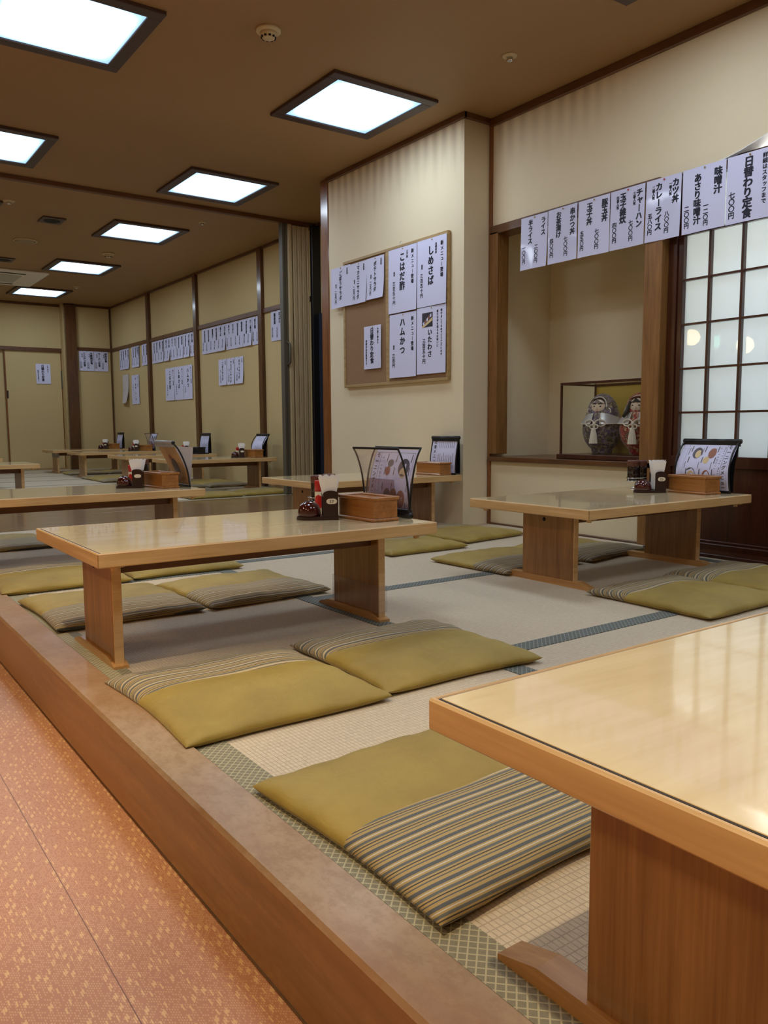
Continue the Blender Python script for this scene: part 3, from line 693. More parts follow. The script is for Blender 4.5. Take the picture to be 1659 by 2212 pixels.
# ------------------------------------------------------------------ cushions
CG = 'olive floor cushions'
def cushion(cx, cy, lb, sx=.56, sy=.575, rot=0, flip=False, band=.36, seed=1, th=.034):
    t = thing('floor_cushion', lb, 'cushion', (cx, cy, 0.0), R(rot)+(math.pi if flip else 0), CG)
    rnd = random.Random(seed); ph = [rnd.uniform(0, 6.3) for _ in range(8)]
    hx, hy = sx/2, sy/2; N = 30
    vs = 1-2*band                                   # band on the +y side
    def pos(u, v, top):
        eu, ev = max(0, 1-abs(u)**8), max(0, 1-abs(v)**8)
        x = u*(hx-.010*(1-v*v)*abs(u)**2); y = v*(hy-.010*(1-u*u)*abs(v)**2)
        x += .004*math.sin(3*v+ph[0])*(1-u*u*.3); y += .004*math.sin(3.3*u+ph[1])
        p = (eu*ev)**.45
        if top:
            z = .016+th*(.72*p+.28*p*(1-u*u*.8)*(1-v*v*.8))*(1-.10*math.exp(-(u*u+v*v)*14))
            wr = .0024*math.sin(17*u+ph[2])*abs(v)**3+.0024*math.sin(15*v+ph[3])*abs(u)**3+.0022*math.sin(5*u+3*v+ph[4])+.0016*math.sin(7*v-4*u+ph[5])
            z += wr*p**.5
            z -= .0035*math.exp(-((v-vs)/.02)**2)*p
        else: z = .017-.0155*(min(1, p*1.6))
        return (x, y, max(z, .0012))
    def panel(v0, v1, nv, name, m):
        q = MB(); mp = lambda s_: math.copysign(1-(1-min(1, abs(s_)))**1.9, s_); iv = lambda v_: math.copysign(1-(1-abs(v_))**(1/1.9), v_)
        s0, s1 = iv(v0), iv(v1)
        q.grid(lambda a, c: pos(mp(2*a-1), mp(s0+(s1-s0)*c), True), N, nv); q.grid(lambda a, c: pos(mp(2*a-1), mp(s0+(s1-s0)*c), False), N, nv, flip=True)
        return q.build(name, m, t)
    panel(-1, vs, 20, 'plain_panel', 'olive'); panel(vs, 1, 14, 'striped_panel', 'stripe')
    return t
# near room; flip=True puts the striped band on the -y side
cushion(.930, 1.957, 'gold olive cushion at the wooden step before the flared menu table', .575, .585, .6, seed=3, band=.40)
cushion(1.520, 1.975, 'olive cushion before the flared menu table, next inward from the one at the step', .575, .575, -2, seed=4, band=.37)
cushion(.976, 1.125, 'nearest cushion, half tucked under the foreground table, wide tan and slate stripes', .585, .57, 1.4, True, .47, 5)
cushion(.958, 3.245, 'olive cushion at the step behind the flared menu table, striped edge toward that table', .57, .60, 1, True, .44, 6)
cushion(1.535, 3.240, 'olive cushion behind the flared menu table, the one away from the step', .565, .585, 2, True, .44, 7)
cushion(.935, 4.02, 'gold cushion at the step before the left edge table, wrinkled front corner showing', .57, .585, -1, seed=8, band=.33)
cushion(1.505, 4.04, 'olive cushion mostly hidden behind the flared menu table, only a thin slice showing', .575, .575, 1, seed=9)
cushion(.93, 5.42, 'cushion at the left picture edge before the brown floorboards', .57, .60, 0, True, .45, 10)
cushion(2.885, 3.83, 'olive cushion before the pillar table, showing beside the flared menu table top', .58, .52, 1, seed=11)
cushion(3.515, 4.03, 'olive cushion in the corner before the pillar, striped edge toward the pillar table', .575, .62, 8, seed=12, band=.3)
cushion(2.98, 3.065, 'olive cushion behind the window table with its dark striped end out past the leg panel', .575, .56, 2, True, .42, 13)
cushion(3.575, 3.09, 'olive cushion behind the window table, against the wall below the doll niche', .575, .58, 6, True, .46, 14)
cushion(2.955, 1.955, 'olive cushion before the window table, its pointed corner toward the foreground table', .575, .595, -1, seed=15, band=.33)
cushion(3.545, 2.0, 'olive cushion before the window table, cut off by the right picture edge', .575, .59, 2, seed=16, band=.4)
# far room
cushion(3.42, 7.99, 'olive cushion on the far tatami before the partition table, left of its neighbour', .60, .56, 0, seed=17)
cushion(4.05, 8.04, 'olive cushion on the far tatami right beside the folding partition', .60, .56, 1, seed=18)
cushion(3.62, 9.40, 'dull olive cushion behind the partition table, partly behind the leaning menu', .57, .55, 0, True, seed=19)
cushion(4.22, 9.38, 'dark edged olive cushion behind the partition table next to its leg panel', .57, .55, 0, True, .45, 20)
cushion(3.66, 9.97, 'olive cushion under the front of the second far table, the one toward the aisle', .57, .5, 0, seed=21)
cushion(4.24, 9.97, 'olive cushion under the front of the second far table, the one by the wall', .57, .5, 0, seed=22)
cushion(3.5, 11.16, 'olive cushion behind the second far table, above the toothpick dome', .6, .56, 0, True, seed=23)
cushion(3.5, 11.76, 'olive cushion before the third far table, by its leg panel', .6, .54, 0, seed=24)
cushion(3.6, 13.22, 'long low cushion before the square pillar table, toward the aisle', .6, .56, 0, True, .45, 25)
cushion(4.2, 13.22, 'low cushion before the square pillar table, by the wall', .58, .56, 0, True, .45, 26)
#PART2
# ------------------------------------------------------------------ paper menu sheets
def sheet(X, yL, zT, w_, h_, cols, label, group=None, m='paper', curl=.0, bulge=.004, tilt=0, rz=0, pin='pin', seed=0, extra=None, off0=.003, name='menu_sheet'):
    q = MB(); rnd = random.Random(seed); p1, p2 = rnd.uniform(0, 6), rnd.uniform(0, 6)
    def off(a, d):
        u = min(1, max(0, a/w_)); k = min(1, max(0, d/h_))
        return off0+bulge*(.5+.5*math.sin(3.1*u*2+p1))*k+curl*k**3*(.4+.6*u)+.0015*math.sin(7*k+p2)*k
    fn = lambda a, y: (-off(a, -y)-.0009, -a, y)
    q.grid(lambda u, v: (-off(u*w_, v*h_), -u*w_, -v*h_), 6, 8)
    q.grid(lambda u, v: (-off(u*w_, v*h_)+.0006, -u*w_, -v*h_), 6, 8, flip=True)
    for c in cols:
        txt, cx, top, size = c[:4]; pitch = c[4] if len(c) > 4 else None
        column(q, txt, cx*w_, -top*h_, size*h_, fn, 1, .047 if size > .1 else .038, pitch*h_ if pitch else None, min(1, 1.0))
    if extra: extra(q, fn, w_, h_)
    o = q.build(name, [m, 'ink', 'photo_dark', 'photo3', 'photo1'], None, (X, yL, zT))
    o.rotation_euler = (R(tilt), 0, R(rz)); tag(o, label, 'menu sheet', group)
    if pin:
        q = MB(); q.ball((-off0-.005, -w_*.52, -.012), .004, .005, .005, 10); q.build('push_pin', pin, o)
    return o
Y = '〇'
def two(n1, p1, n2, p2, s1='', s2='', sz=.125):
    c = [(n1, .845, .065, sz), (p1, .61, .55, .088), (n2, .37, .065, sz), (p2, .135, .53, .088)]
    if s1: c.append((s1, .70, .10, .055))
    if s2: c.append((s2, .215, .10, .055))
    return c
GS = 'paper menus hung under the lintel'
XS = 4.088
strip_y = [(4.073, 3.826), (3.825, 3.575), (3.569, 3.318), (3.315, 3.064), (3.058, 2.822), (2.818, 2.553), (2.549, 2.302)]
txts = [two('ライス', '二〇〇円', '半ライス', '一〇〇円', sz=.115), two('串かつ丼', '七〇〇円', 'お茶漬け', '四〇〇円', sz=.12), two('豚玉丼', '七〇〇円', '玉子丼', '五五〇円', sz=.13),
 two('チャーハン', '七〇〇円', '玉子雑炊', '四〇〇円', '三番人気', '四番人気', .128), two('カツ丼', '八〇〇円', 'カレーライス', '五八〇円', '一番人気', '二番人気', .128),
 [('味噌汁', .83, .08, .135), ('一二〇円', .57, .58, .088), ('あさり味噌汁', .36, .10, .13), ('二〇〇円', .11, .56, .088)],
 [('詳細はスタッフまで', .86, .06, .075, .082), ('日替わり定食', .50, .055, .15), ('七〇〇円', .13, .52, .10)]]
slab = ['creased paper menu reading ライス and 半ライス, hung from the lintel by the niche jamb', 'paper menu reading 串かつ丼 and お茶漬け, under the niche lintel', 'paper menu reading 豚玉丼 and 玉子丼, under the niche lintel',
 'paper menu reading チャーハン and 玉子雑炊, under the niche lintel', 'paper menu reading カツ丼 and カレーライス, hung before the post', 'paper menu reading 味噌汁 and あさり味噌汁, hung over the window', 'paper menu reading 日替わり定食, hung over the window at the picture edge']
for i, ((ya, yb), c, lb) in enumerate(zip(strip_y, txts, slab)):
    sheet(XS, ya, 2.131, ya-yb-.004, .347, c, lb, GS, 'lam' if i in (0, 1, 3, 4) else 'paper', curl=.012 if i == 0 else .0, bulge=.006, seed=i, pin='redpin' if i in (3, 4) else 'pin', tilt=(0.6, -.3, .2, 0, .3, -.2, .3)[i])

# cork board on the pillar
k = lambda y: y*.9935
kz = lambda z: .724+(z-.724)*.9935
bd = thing('cork_board', 'wood framed double cork board on the pillar wall, covered with paper menus', 'notice board', (3.87, 5.26, 1.06))
q = MB(); y0, y1 = k(4.587)-5.26, k(5.985)-5.26; z1 = 1.062
for a, c, e, g in ((y0, y1, 0, .022), (y0, y1, z1-.022, z1), (y0, y0+.022, .022, z1-.022), (y1-.022, y1, .022, z1-.022)): q.box(-.034, -.004, a, c, e, g, .002)
q.build('frame', 'cork_frame', bd)
ym = k(5.335)-5.26
q = MB(); q.box(-.034, -.004, ym-.022, ym+.022, .022, z1-.022, .002); q.build('middle_bar', 'cork_frame', bd)
for a, c in ((y0+.02, ym-.02), (ym+.02, y1-.02)): q = MB(); q.box(-.026, -.006, a, c, .02, z1-.02); q.build('cork_panel', 'cork', bd)
q = MB(); q.tube([(-.02, k(5.17)-5.26+.016*math.cos(a), z1+.012+.016*math.sin(a)) for a in [i*2*math.pi/14 for i in range(14)]], .002, 6, closed=True); q.build('hook_ring', 'chrome', bd)
XB = 3.834
def ita_photo(q, fn, w_, h_):
    def rect(a0, a1, d0, d1, mi, sh=0):
        q.add([fn(a0*w_, -d0*h_+sh), fn(a1*w_, -d0*h_+sh), fn(a1*w_, -d1*h_+sh), fn(a0*w_, -d1*h_+sh)], [(3, 2, 1, 0)], mi)
    rect(.19, .555, .085, .30, 2)
    f2 = lambda a, y: (fn(a, y)[0]-.0006,)+fn(a, y)[1:]
    q.add([f2(.19*w_, -.285*h_), f2(.55*w_, -.16*h_), f2(.55*w_, -.21*h_), f2(.25*w_, -.30*h_), f2(.19*w_, -.30*h_)], [(4, 3, 2, 1, 0)], 3)
    for i in range(5):
        a, d = (.24+.06*i)*w_, (.235-.028*i)*h_
        q.add([f2(a-.02*w_, -d), f2(a+.03*w_, -d+.012), f2(a+.035*w_, -d-.012), f2(a-.01*w_, -d-.02)], [(3, 2, 1, 0)], 4 if i % 2 else 0)
    fn3 = lambda a, y: (fn(a, y)[0]-.0006,)+fn(a, y)[1:]
new = ('新メニュー登場', .86, .09, .066, .074)
def bs(ya, yb, zt, zb, cols, lb, grp, **kw):
    return sheet(XB, k(ya), kz(zt), k(ya)-k(yb)-.003, kz(zt)-kz(zb), cols, lb, grp, off0=.004, **kw)
GB = 'paper menus on the cork board'
bs(4.936, 4.588, 2.108, 1.618, [('新メニュー登場', .85, .075, .066, .077), ('長崎県産', .65, .085, .04), ('しめさば', .475, .105, .135, .148), ('税別', .17, .36, .036), ('三百五十円', .16, .49, .066, .074)], 'white menu poster reading しめさば on the cork board, top row', GB, seed=11, pin='pin', curl=.006)
bs(5.306, 4.94, 2.106, 1.614, [('新メニュー登場', .86, .06, .066, .077), ('江戸前', .67, .065, .04), ('こはだ酢', .50, .075, .135, .148), ('税別', .21, .35, .036), ('三百五十円', .20, .50, .066, .074)], 'white menu poster reading こはだ酢 on the cork board, top row', GB, seed=12, curl=.006)
bs(5.296, 4.946, 1.604, 1.110, [('新メニュー登場', .86, .065, .066, .077), ('ハムかつ', .49, .065, .13, .145), ('税別', .17, .48, .036), ('三百円', .16, .61, .068, .076)], 'white menu poster reading ハムかつ on the cork board, bottom row', GB, seed=13, curl=.004)
bs(4.942, 4.594, 1.614, 1.119, [('明けましておめでとうございます', .85, .06, .040, .046), ('新たな年を迎えるお祝いに', .72, .065, .040, .046), ('いたわさ', .46, .325, .10, .108), ('三百五十円', .26, .465, .070, .076)], 'white menu poster reading いたわさ with a small food photo, on the cork board', GB, seed=14, curl=.004, extra=ita_photo)
sal = lambda n: [('自家製', .84, .06, .055), (n, .50, .10, .115, .122), ('税別', .27, .40, .05), ('二五〇円', .25, .56, .085)]
bs(5.615, 5.365, 2.094, 1.762, sal('ポテトサラダ'), 'paper menu reading ポテトサラダ, on the cork board beside the middle bar', GB, seed=15, curl=.016)
bs(5.862, 5.612, 2.091, 1.754, sal('マカロニサラダ')[:1]+[('マカロニサラダ', .50, .07, .112, .118)]+sal('')[2:], 'paper menu reading マカロニサラダ, middle of three overlapping sheets', GB, seed=16, curl=.012)
bs(6.170, 5.857, 2.098, 1.756, sal('ごぼうサラダ'), 'paper menu reading ごぼうサラダ, overhanging the board edge toward the round post', GB, seed=17, curl=.006, bulge=.001)
bs(5.661, 5.413, 1.551, 1.202, [('午前十時から', .82, .065, .062), ('日替わり定食', .47, .05, .135, .138), ('詳細は店内黒板です', .15, .31, .06, .066)], 'small paper notice reading 日替わり定食 alone on the lower cork panel', GB, seed=18)

# sheets in the far room
GF = 'menu sheets on the far room wall'
XF = 4.614
items = [('枝豆', '冷奴'), ('刺身盛合', '唐揚げ'), ('玉子焼', '焼そば'), ('天ぷら', '串かつ'), ('鶏唐揚', '枝豆'), ('だし巻き', '冷奴'), ('お茶漬け', '焼き鶏')]
prices = ['三〇〇円', '四〇〇円', '五〇〇円', '六〇〇円', '三五〇円', '七〇〇円']
def wallsheets(edges, zt, zb, lbs, m='paper', sz=.12):
    for i, ((a, c), lb) in enumerate(zip(edges, lbs)):
        n1, n2 = items[i % 7]
        sheet(XF, a, zt, a-c-.003, zt-zb, two(n1+('定食' if len(n1) < 3 else ''), prices[i % 6], n2+('定食' if len(n2) < 3 else ''), prices[(i+2) % 6], sz=sz), lb, GF, m, curl=.01*(i % 3), seed=30+i, off0=.004)
wallsheets([(14.44, 14.19), (14.19, 13.94)], 2.09, 1.745, ['menu sheet on the far wall, first from the end corner', 'far wall menu sheet second from the end corner, its lower edge curling out'])
wallsheets([(13.80, 13.56), (13.56, 13.41)], 2.10, 1.745, ['menu sheet third from the end corner on the far wall', 'narrow menu sheet fourth from the end corner on the far wall'])
wallsheets([(13.29, 13.02)], 2.09, 1.75, ['single menu sheet against the first slim wall post from the end corner'])
wallsheets([(12.80, 12.54), (12.54, 12.29), (12.27, 12.02), (12.02, 11.77), (11.76, 11.50), (11.49, 11.24), (11.23, 11.03)], 2.09, 1.75,
 ['far wall strip between two posts: first sheet from the end corner side', 'far wall strip between two posts: second sheet from the end corner side, lower edge curled', 'far wall strip between two posts: third sheet from the end corner side', 'far wall strip between two posts: fourth sheet from the end corner side, middle one', 'far wall strip between two posts: fifth sheet from the end corner side', 'far wall strip between two posts: sixth sheet, next to last', 'far wall strip between two posts: seventh sheet, touching the nearer post'])
wallsheets([(10.80, 10.53), (10.53, 10.27), (10.27, 10.01), (10.01, 9.75), (9.75, 9.49), (9.49, 9.24), (9.235, 9.03)], 2.085, 1.745,
 ['laminated strip above the table by the partition: first sheet, at the far post', 'laminated strip above the table by the partition: second sheet from the far post', 'glossy laminated menu sheet with glare, third from the far post', 'glossy laminated menu sheet with glare, in the middle of the strip', 'laminated strip above the table by the partition: fifth sheet from the far post', 'laminated strip above the table by the partition: sixth sheet from the far post', 'laminated strip above the table by the partition: last sheet, at the near post'], 'lam')
sheet(XF, 8.74, 2.09, .25, .345, two('天ぷら', '七〇〇円', '鶏唐揚', '五〇〇円'), 'glossy menu sheet alone between the last wall post and the partition post', GF, 'lam', seed=61)
g3 = [(12.253, 11.88), (11.876, 11.525), (11.521, 11.186)]
t3 = [[('新メニュー登場', .86, .06, .062, .07), ('こはだ酢', .5, .08, .13, .145), ('三百五十円', .2, .5, .06, .07)], [('新メニュー登場', .86, .06, .062, .07), ('しめさば', .5, .08, .13, .145), ('三百五十円', .2, .5, .06, .07)], [('新メニュー登場', .86, .06, .062, .07), ('ハムかつ', .5, .08, .13, .145), ('三百円', .17, .6, .06, .07)]]
for (a, c), tx, lb in zip(g3, t3, ['far wall poster reading こはだ酢, under the strip between two posts', 'far wall poster reading しめさば, middle of three under the strip', 'far wall poster reading ハムかつ, last of three under the strip']):
    sheet(XF, a, 1.637, a-c-.003, .493, tx, lb, 'posters under the far strip', seed=len(lb), curl=.004)
s3 = [(10.27, 10.01), (10.0, 9.765), (9.757, 9.51)]
for (a, c), n, lb in zip(s3, ('ごぼうサラダ', 'マカロニサラダ', 'ポテトサラダ'), ['far wall salad sheet reading ごぼうサラダ, first of the three below the laminated strip', 'far wall salad sheet reading マカロニサラダ, middle of three below the laminated strip', 'far wall salad sheet reading ポテトサラダ, last of three below the laminated strip']):
    sheet(XF, a, 1.633, a-c-.003, .343, sal(n), lb, 'salad sheets below the laminated strip', seed=len(lb)+3, curl=.012)
sheet(XF, 14.32, 1.65, .31, .49, [('枝豆', .25, .5, .03)], 'greyish nearly blank paper curling off the far wall near the end corner', None, 'paperback', curl=.06, seed=70, pin=None)
sheet(XF, 13.85, 1.62, .37, .49, [('新メニュー登場', .85, .06, .05), ('串 唐揚 だし巻', .52, .08, .075, .1), ('五百円', .2, .3, .05, .08), ('天ぷら', .3, .55, .05, .09)], 'tall white notice on the far wall beside the curling greyish paper', None, seed=71)
te = [('焼肉定食', '八〇〇円', 'ラーメン定食', '八〇〇円'), ('生姜焼定食', '八〇〇円', 'とんかつ定食', '八〇〇円')]
for x0, x1, tx, lb in ((4.288, 4.536, te[0], 'menu sheet reading 焼肉定食 and ラーメン定食 on the end wall by the corner'), (4.028, 4.285, te[1], 'menu sheet reading とんかつ定食 on the end wall beside the square pillar')):
    sheet(x0, 14.872, 2.091, x1-x0-.003, .347, two(*tx, s1='一番人気', s2='二番人気', sz=.12), lb, 'set meal sheets on the end wall', rz=90, seed=len(lb))
sheet(3.349, 15.092, 1.853, .24, .345, [('午前十時から', .82, .065, .062), ('日替わり定食', .47, .05, .135, .138), ('詳細は店内黒板です', .15, .31, .06, .066)], 'white notice reading 日替わり定食 on the sliding door', None, rz=90, seed=80)

# ------------------------------------------------------------------ accordion partition
t = thing('accordion_partition', 'beige accordion partition folded open beside the passage, with grey handle post', 'partition', (4.185, 7.69, 0))
q = MB(); q.box(0, .030, -.035, .035, .006, 2.85, .004); q.box(.030, .066, -.028, .028, .006, 2.85, .002); q.build('lead_post', 'partgrey', t)
q = MB(); q.tube([(.045, -.03, 1.63), (.052, -.075, 1.60), (.052, -.075, 1.41), (.045, -.03, 1.38)], .011, 8); q.box(.004, .058, -.034, -.026, 1.36, 1.65, .003); q.build('handle', 'partgrey', t)
q = MB(); q.box(.068, .108, -.055, .05, .01, 2.84, .004); q.build('edge_panel', 'accordion', t)
pts = []; n = 11
for i in range(n): 
    x = .110+i*.0185; pts += [(x, -.056), (x+.0055, -.058 if i % 3 else -.052), (x+.0085, -.046), (x+.0095, -.040), (x+.0105, -.052), (x+.0155, -.055), (x+.0175, -.040)]
for i in range(len(pts)): pass
q = MB(); P = pts+[(p[0], .06) for p in pts[::-1]]
for i in range(len(pts)-1):
    (a, c), (d, e) = pts[i], pts[i+1]; q.add([(a, c, .01), (d, e, .01), (d, e, 2.83), (a, c, 2.83)], [(0, 1, 2, 3)])
q.box(.108, .11+n*.0185, -.028, .06, .01, 2.83); q.build('pleats', 'accordion', t)

# ------------------------------------------------------------------ things on the tables
def rotm(loc, a): return Matrix.Translation(loc) @ Matrix.Rotation(a, 4, 'Z')
NG = 'paper napkins in the holders'
def dispenser(p, rz, lb, num=None, naps=7, where='', big=True):
    t = thing('napkin_stand', lb, 'napkin stand', p, R(rz), 'maroon napkin stands')
    q = MB(); poly = []
    for i in range(13): a = math.pi/2+math.pi*i/12; poly.append((-.035+.043*math.cos(a), .043*math.sin(a)))
    poly += [(.077, -.043), (.077, .043)]
    q.prism(poly, lambda x, y, z: (x, y, z), 0, .010); q.prism([(x*.97, y*.93) for x, y in poly], lambda x, y, z: (x, y, z), .010, .013); q.build('base', 'maroon_dark', t)
    q = MB(); q.lathe([(.042, .012), (.044, .022), (.0425, .036), (.0385, .0475), (.033, .056), (.0255, .0625), (.0165, .0665), (.008, .0685), (.0005, .069)], 28, (-.030, 0, 0)); dm = q.build('toothpick_dome', 'maroon', t)
    if big:
        q = MB(); q.box(-.045, -.015, -.004, .004, .0665, .0698); q.build('slot', 'hole', dm)
    q = MB()
    arch = [(.020, .012), (.077, .012), (.077, .098)]+[(.0485+.0285*math.cos(a), .098+.012*math.sin(a)) for a in [math.pi*i/10 for i in range(1, 10)]]+[(.020, .098)]
    q.prism(arch, lambda x, z, y: (x, y, z), -.040, -.035); q.build('front_plate', 'maroon_dark', t)
    q = MB(); q.prism(arch, lambda x, z, y: (x, y, z), .035, .040); q.build('back_plate', 'maroon_dark', t)
    q = MB(); q.box(.073, .077, -.035, .035, .012, .10, .001); q.build('side_plate', 'maroon_dark', t)
    q = MB()
    ov = [(.052+.014*math.cos(a)+(.006 if math.cos(a) > 0 else -.006), .070+.0105*math.sin(a)) for a in [2*math.pi*i/20 for i in range(20)]]
    q.prism(ov, lambda x, z, y: (x, y, z), -.0412, -.040)
    if num:
        for i, ch in enumerate(num): put(q, ch, .0475+.009*i, .070, .015, lambda x, z: (x, -.0416, z), 1, .03)
    q.build('number_sticker', ['label', 'inksoft'], t)
    # napkins fan out of the holder
    for i in range(naps):
        f = (i/(max(1, naps-1)))-.5; q = MB(); y = -.028+.056*i/max(1, naps-1)
        z0, z1 = .016, .158+.010*math.sin(2.2*i)
        wsp = .026+.016
        def fn(u, v, y=y, f=f, z0=z0, z1=z1):
            z = z0+(z1-z0)*v; half = .022+.016*max(0, v-.45)/.55
            x = .047+(2*u-1)*half+f*.012*v
            zz = z+(.004*math.cos(u*math.pi*6) if v > .99 else 0)
            return (x, y+.004*math.sin(v*2+f)+f*.03*max(0, v-.5), zz)
        q.grid(fn, 12, 6); q.grid(lambda u, v: (fn(u, v)[0], fn(u, v)[1]+.0015, fn(u, v)[2]), 12, 6, flip=True)
        o = q.build('paper_napkin', 'napkin', None, p, R(rz)); tag(o, 'folded white napkin standing in the holder on '+where, 'napkin', 'napkins on '+where)
    return t
def box(p, rz, lb, L=.27, W=.122, H=.078, m='box'):
    t = thing('chopstick_box', lb, 'box', p, R(rz), 'lidded chopstick boxes')
    q = MB(); q.box(0, W, 0, L, 0, .012, .004); q.build('base_moulding', m, t)
    q = MB(); q.box(.006, W-.006, .006, L-.006, .012, H, .001); q.build('body', m, t)
    q = MB(); z = H; e = .016
    for a in ((-.001, W+.001, -.001, e), (-.001, W+.001, L-e, L+.001), (-.001, e, e, L-e), (W-e, W+.001, e, L-e)): q.box(a[0], a[1], a[2], a[3], z, z+.013, .003)
    l = q.build('lid', m, t)
    q = MB(); q.box(e-.002, W-e+.002, e-.002, L-e+.002, z, z+.006); q.build('lid_panel', m, l)
    return t
def shaker(p, lb, r=.017, h=.115, label=True):
    t = thing('pepper_shaker', lb, 'shaker', p, 0, 'red capped pepper shakers')
    q = MB(); q.lathe([(r, 0), (r, h*.66), (r*.93, h*.69)], 20); q.build('body', 'label', t)
    q = MB(); q.lathe([(r*1.02, h*.67), (r*1.02, h*.97), (r*.92, h), (.001, h)], 20); q.build('cap', 'red', t)
    if label:
        q = MB(); q.grid(lambda u, v: (r*1.03*math.cos(-2.3+1.0*(u-.5)*2*math.sqrt(max(0, 1-(2*v-1)**2))), r*1.03*math.sin(-2.3+1.0*(u-.5)*2*math.sqrt(max(0, 1-(2*v-1)**2))), h*.36+h*.22*(2*v-1)), 10, 10); q.build('round_label', 'red', t)
    return t
def bottle(p, lb, r=.03, h=.12):
    t = thing('sauce_bottle', lb, 'bottle', p, 0, 'dark sauce bottles')
    q = MB(); q.lathe([(r*.94, 0), (r, .006), (r, h*.32), (r*.97, h*.34), (r, h*.36), (r, h*.68), (r*.97, h*.70)], 24); q.build('body', 'sauce', t)
    q = MB(); q.lathe([(r*1.02, h*.69), (r*1.03, h*.93), (r*.95, h), (.001, h)], 24); q.build('cap', 'browncap', t)
    return t
def tray(p, lb, n=2, z=.045, r=.034):
    t = thing('condiment_tray', lb, 'condiment tray', p, 0, 'chrome condiment trays')
    q = MB(); q.lathe([(.028, 0), (.03, .004), (.012, .010), (.010, z-.010), (.022, z-.006)], 20); q.build('foot', 'chrome', t)
    q = MB()
    q.lathe([(.066, z-.006), (.070, z-.003), (.070, z), (.064, z-.001)], 28, sx=1.0, sy=.62); q.build('plate', 'chrome', t)
    q = MB(); q.tube([(.068*math.cos(a), .045*math.sin(a), z+.014) for a in [2*math.pi*i/24 for i in range(24)]], .002, 6, closed=True)
    for a in (0, math.pi): q.tube([(.068*math.cos(a), 0, z-.003), (.068*math.cos(a), 0, z+.014)], .0018, 6)
    q.build('ring_rail', 'chrome', t)
    return t

def smooth(P, n=20):
    out = []
    for i in range(n+1):
        s = i/n*(len(P)-1); k_ = min(int(s), len(P)-2); u = s-k_
        p0, p1, p2, p3 = P[max(k_-1, 0)], P[k_], P[k_+1], P[min(k_+2, len(P)-1)]
        out.append(tuple(.5*(2*p1[j]+(p2[j]-p0[j])*u+(2*p0[j]-5*p1[j]+4*p2[j]-p3[j])*u*u+(3*p1[j]-p0[j]-3*p2[j]+p3[j])*u**3) for j in (0, 1)))
    return out
KIND = {'tent': ([(0, .012), (-.010, .07), (-.012, .13), (.008, .19), (.040, .235), (.070, .262)], [(.030, .006), (.038, .13), (.074, .262)]),
 'lean': ([(0, .012), (-.010, .09), (-.034, .165), (-.064, .225), (-.095, .262)], [(.006, .012), (.016, .12), (.028, .235)]),
 'flare': ([(0, .03), (-.004, .09), (-.014, .16), (-.034, .225), (-.056, .268)], [(.004, .03), (.008, .09), (.018, .16), (.036, .225), (.058, .268)]),
 'upright': ([(0, .012), (.006, .13), (.030, .265)], [(.045, .006), (.045, .13), (.040, .265)])}
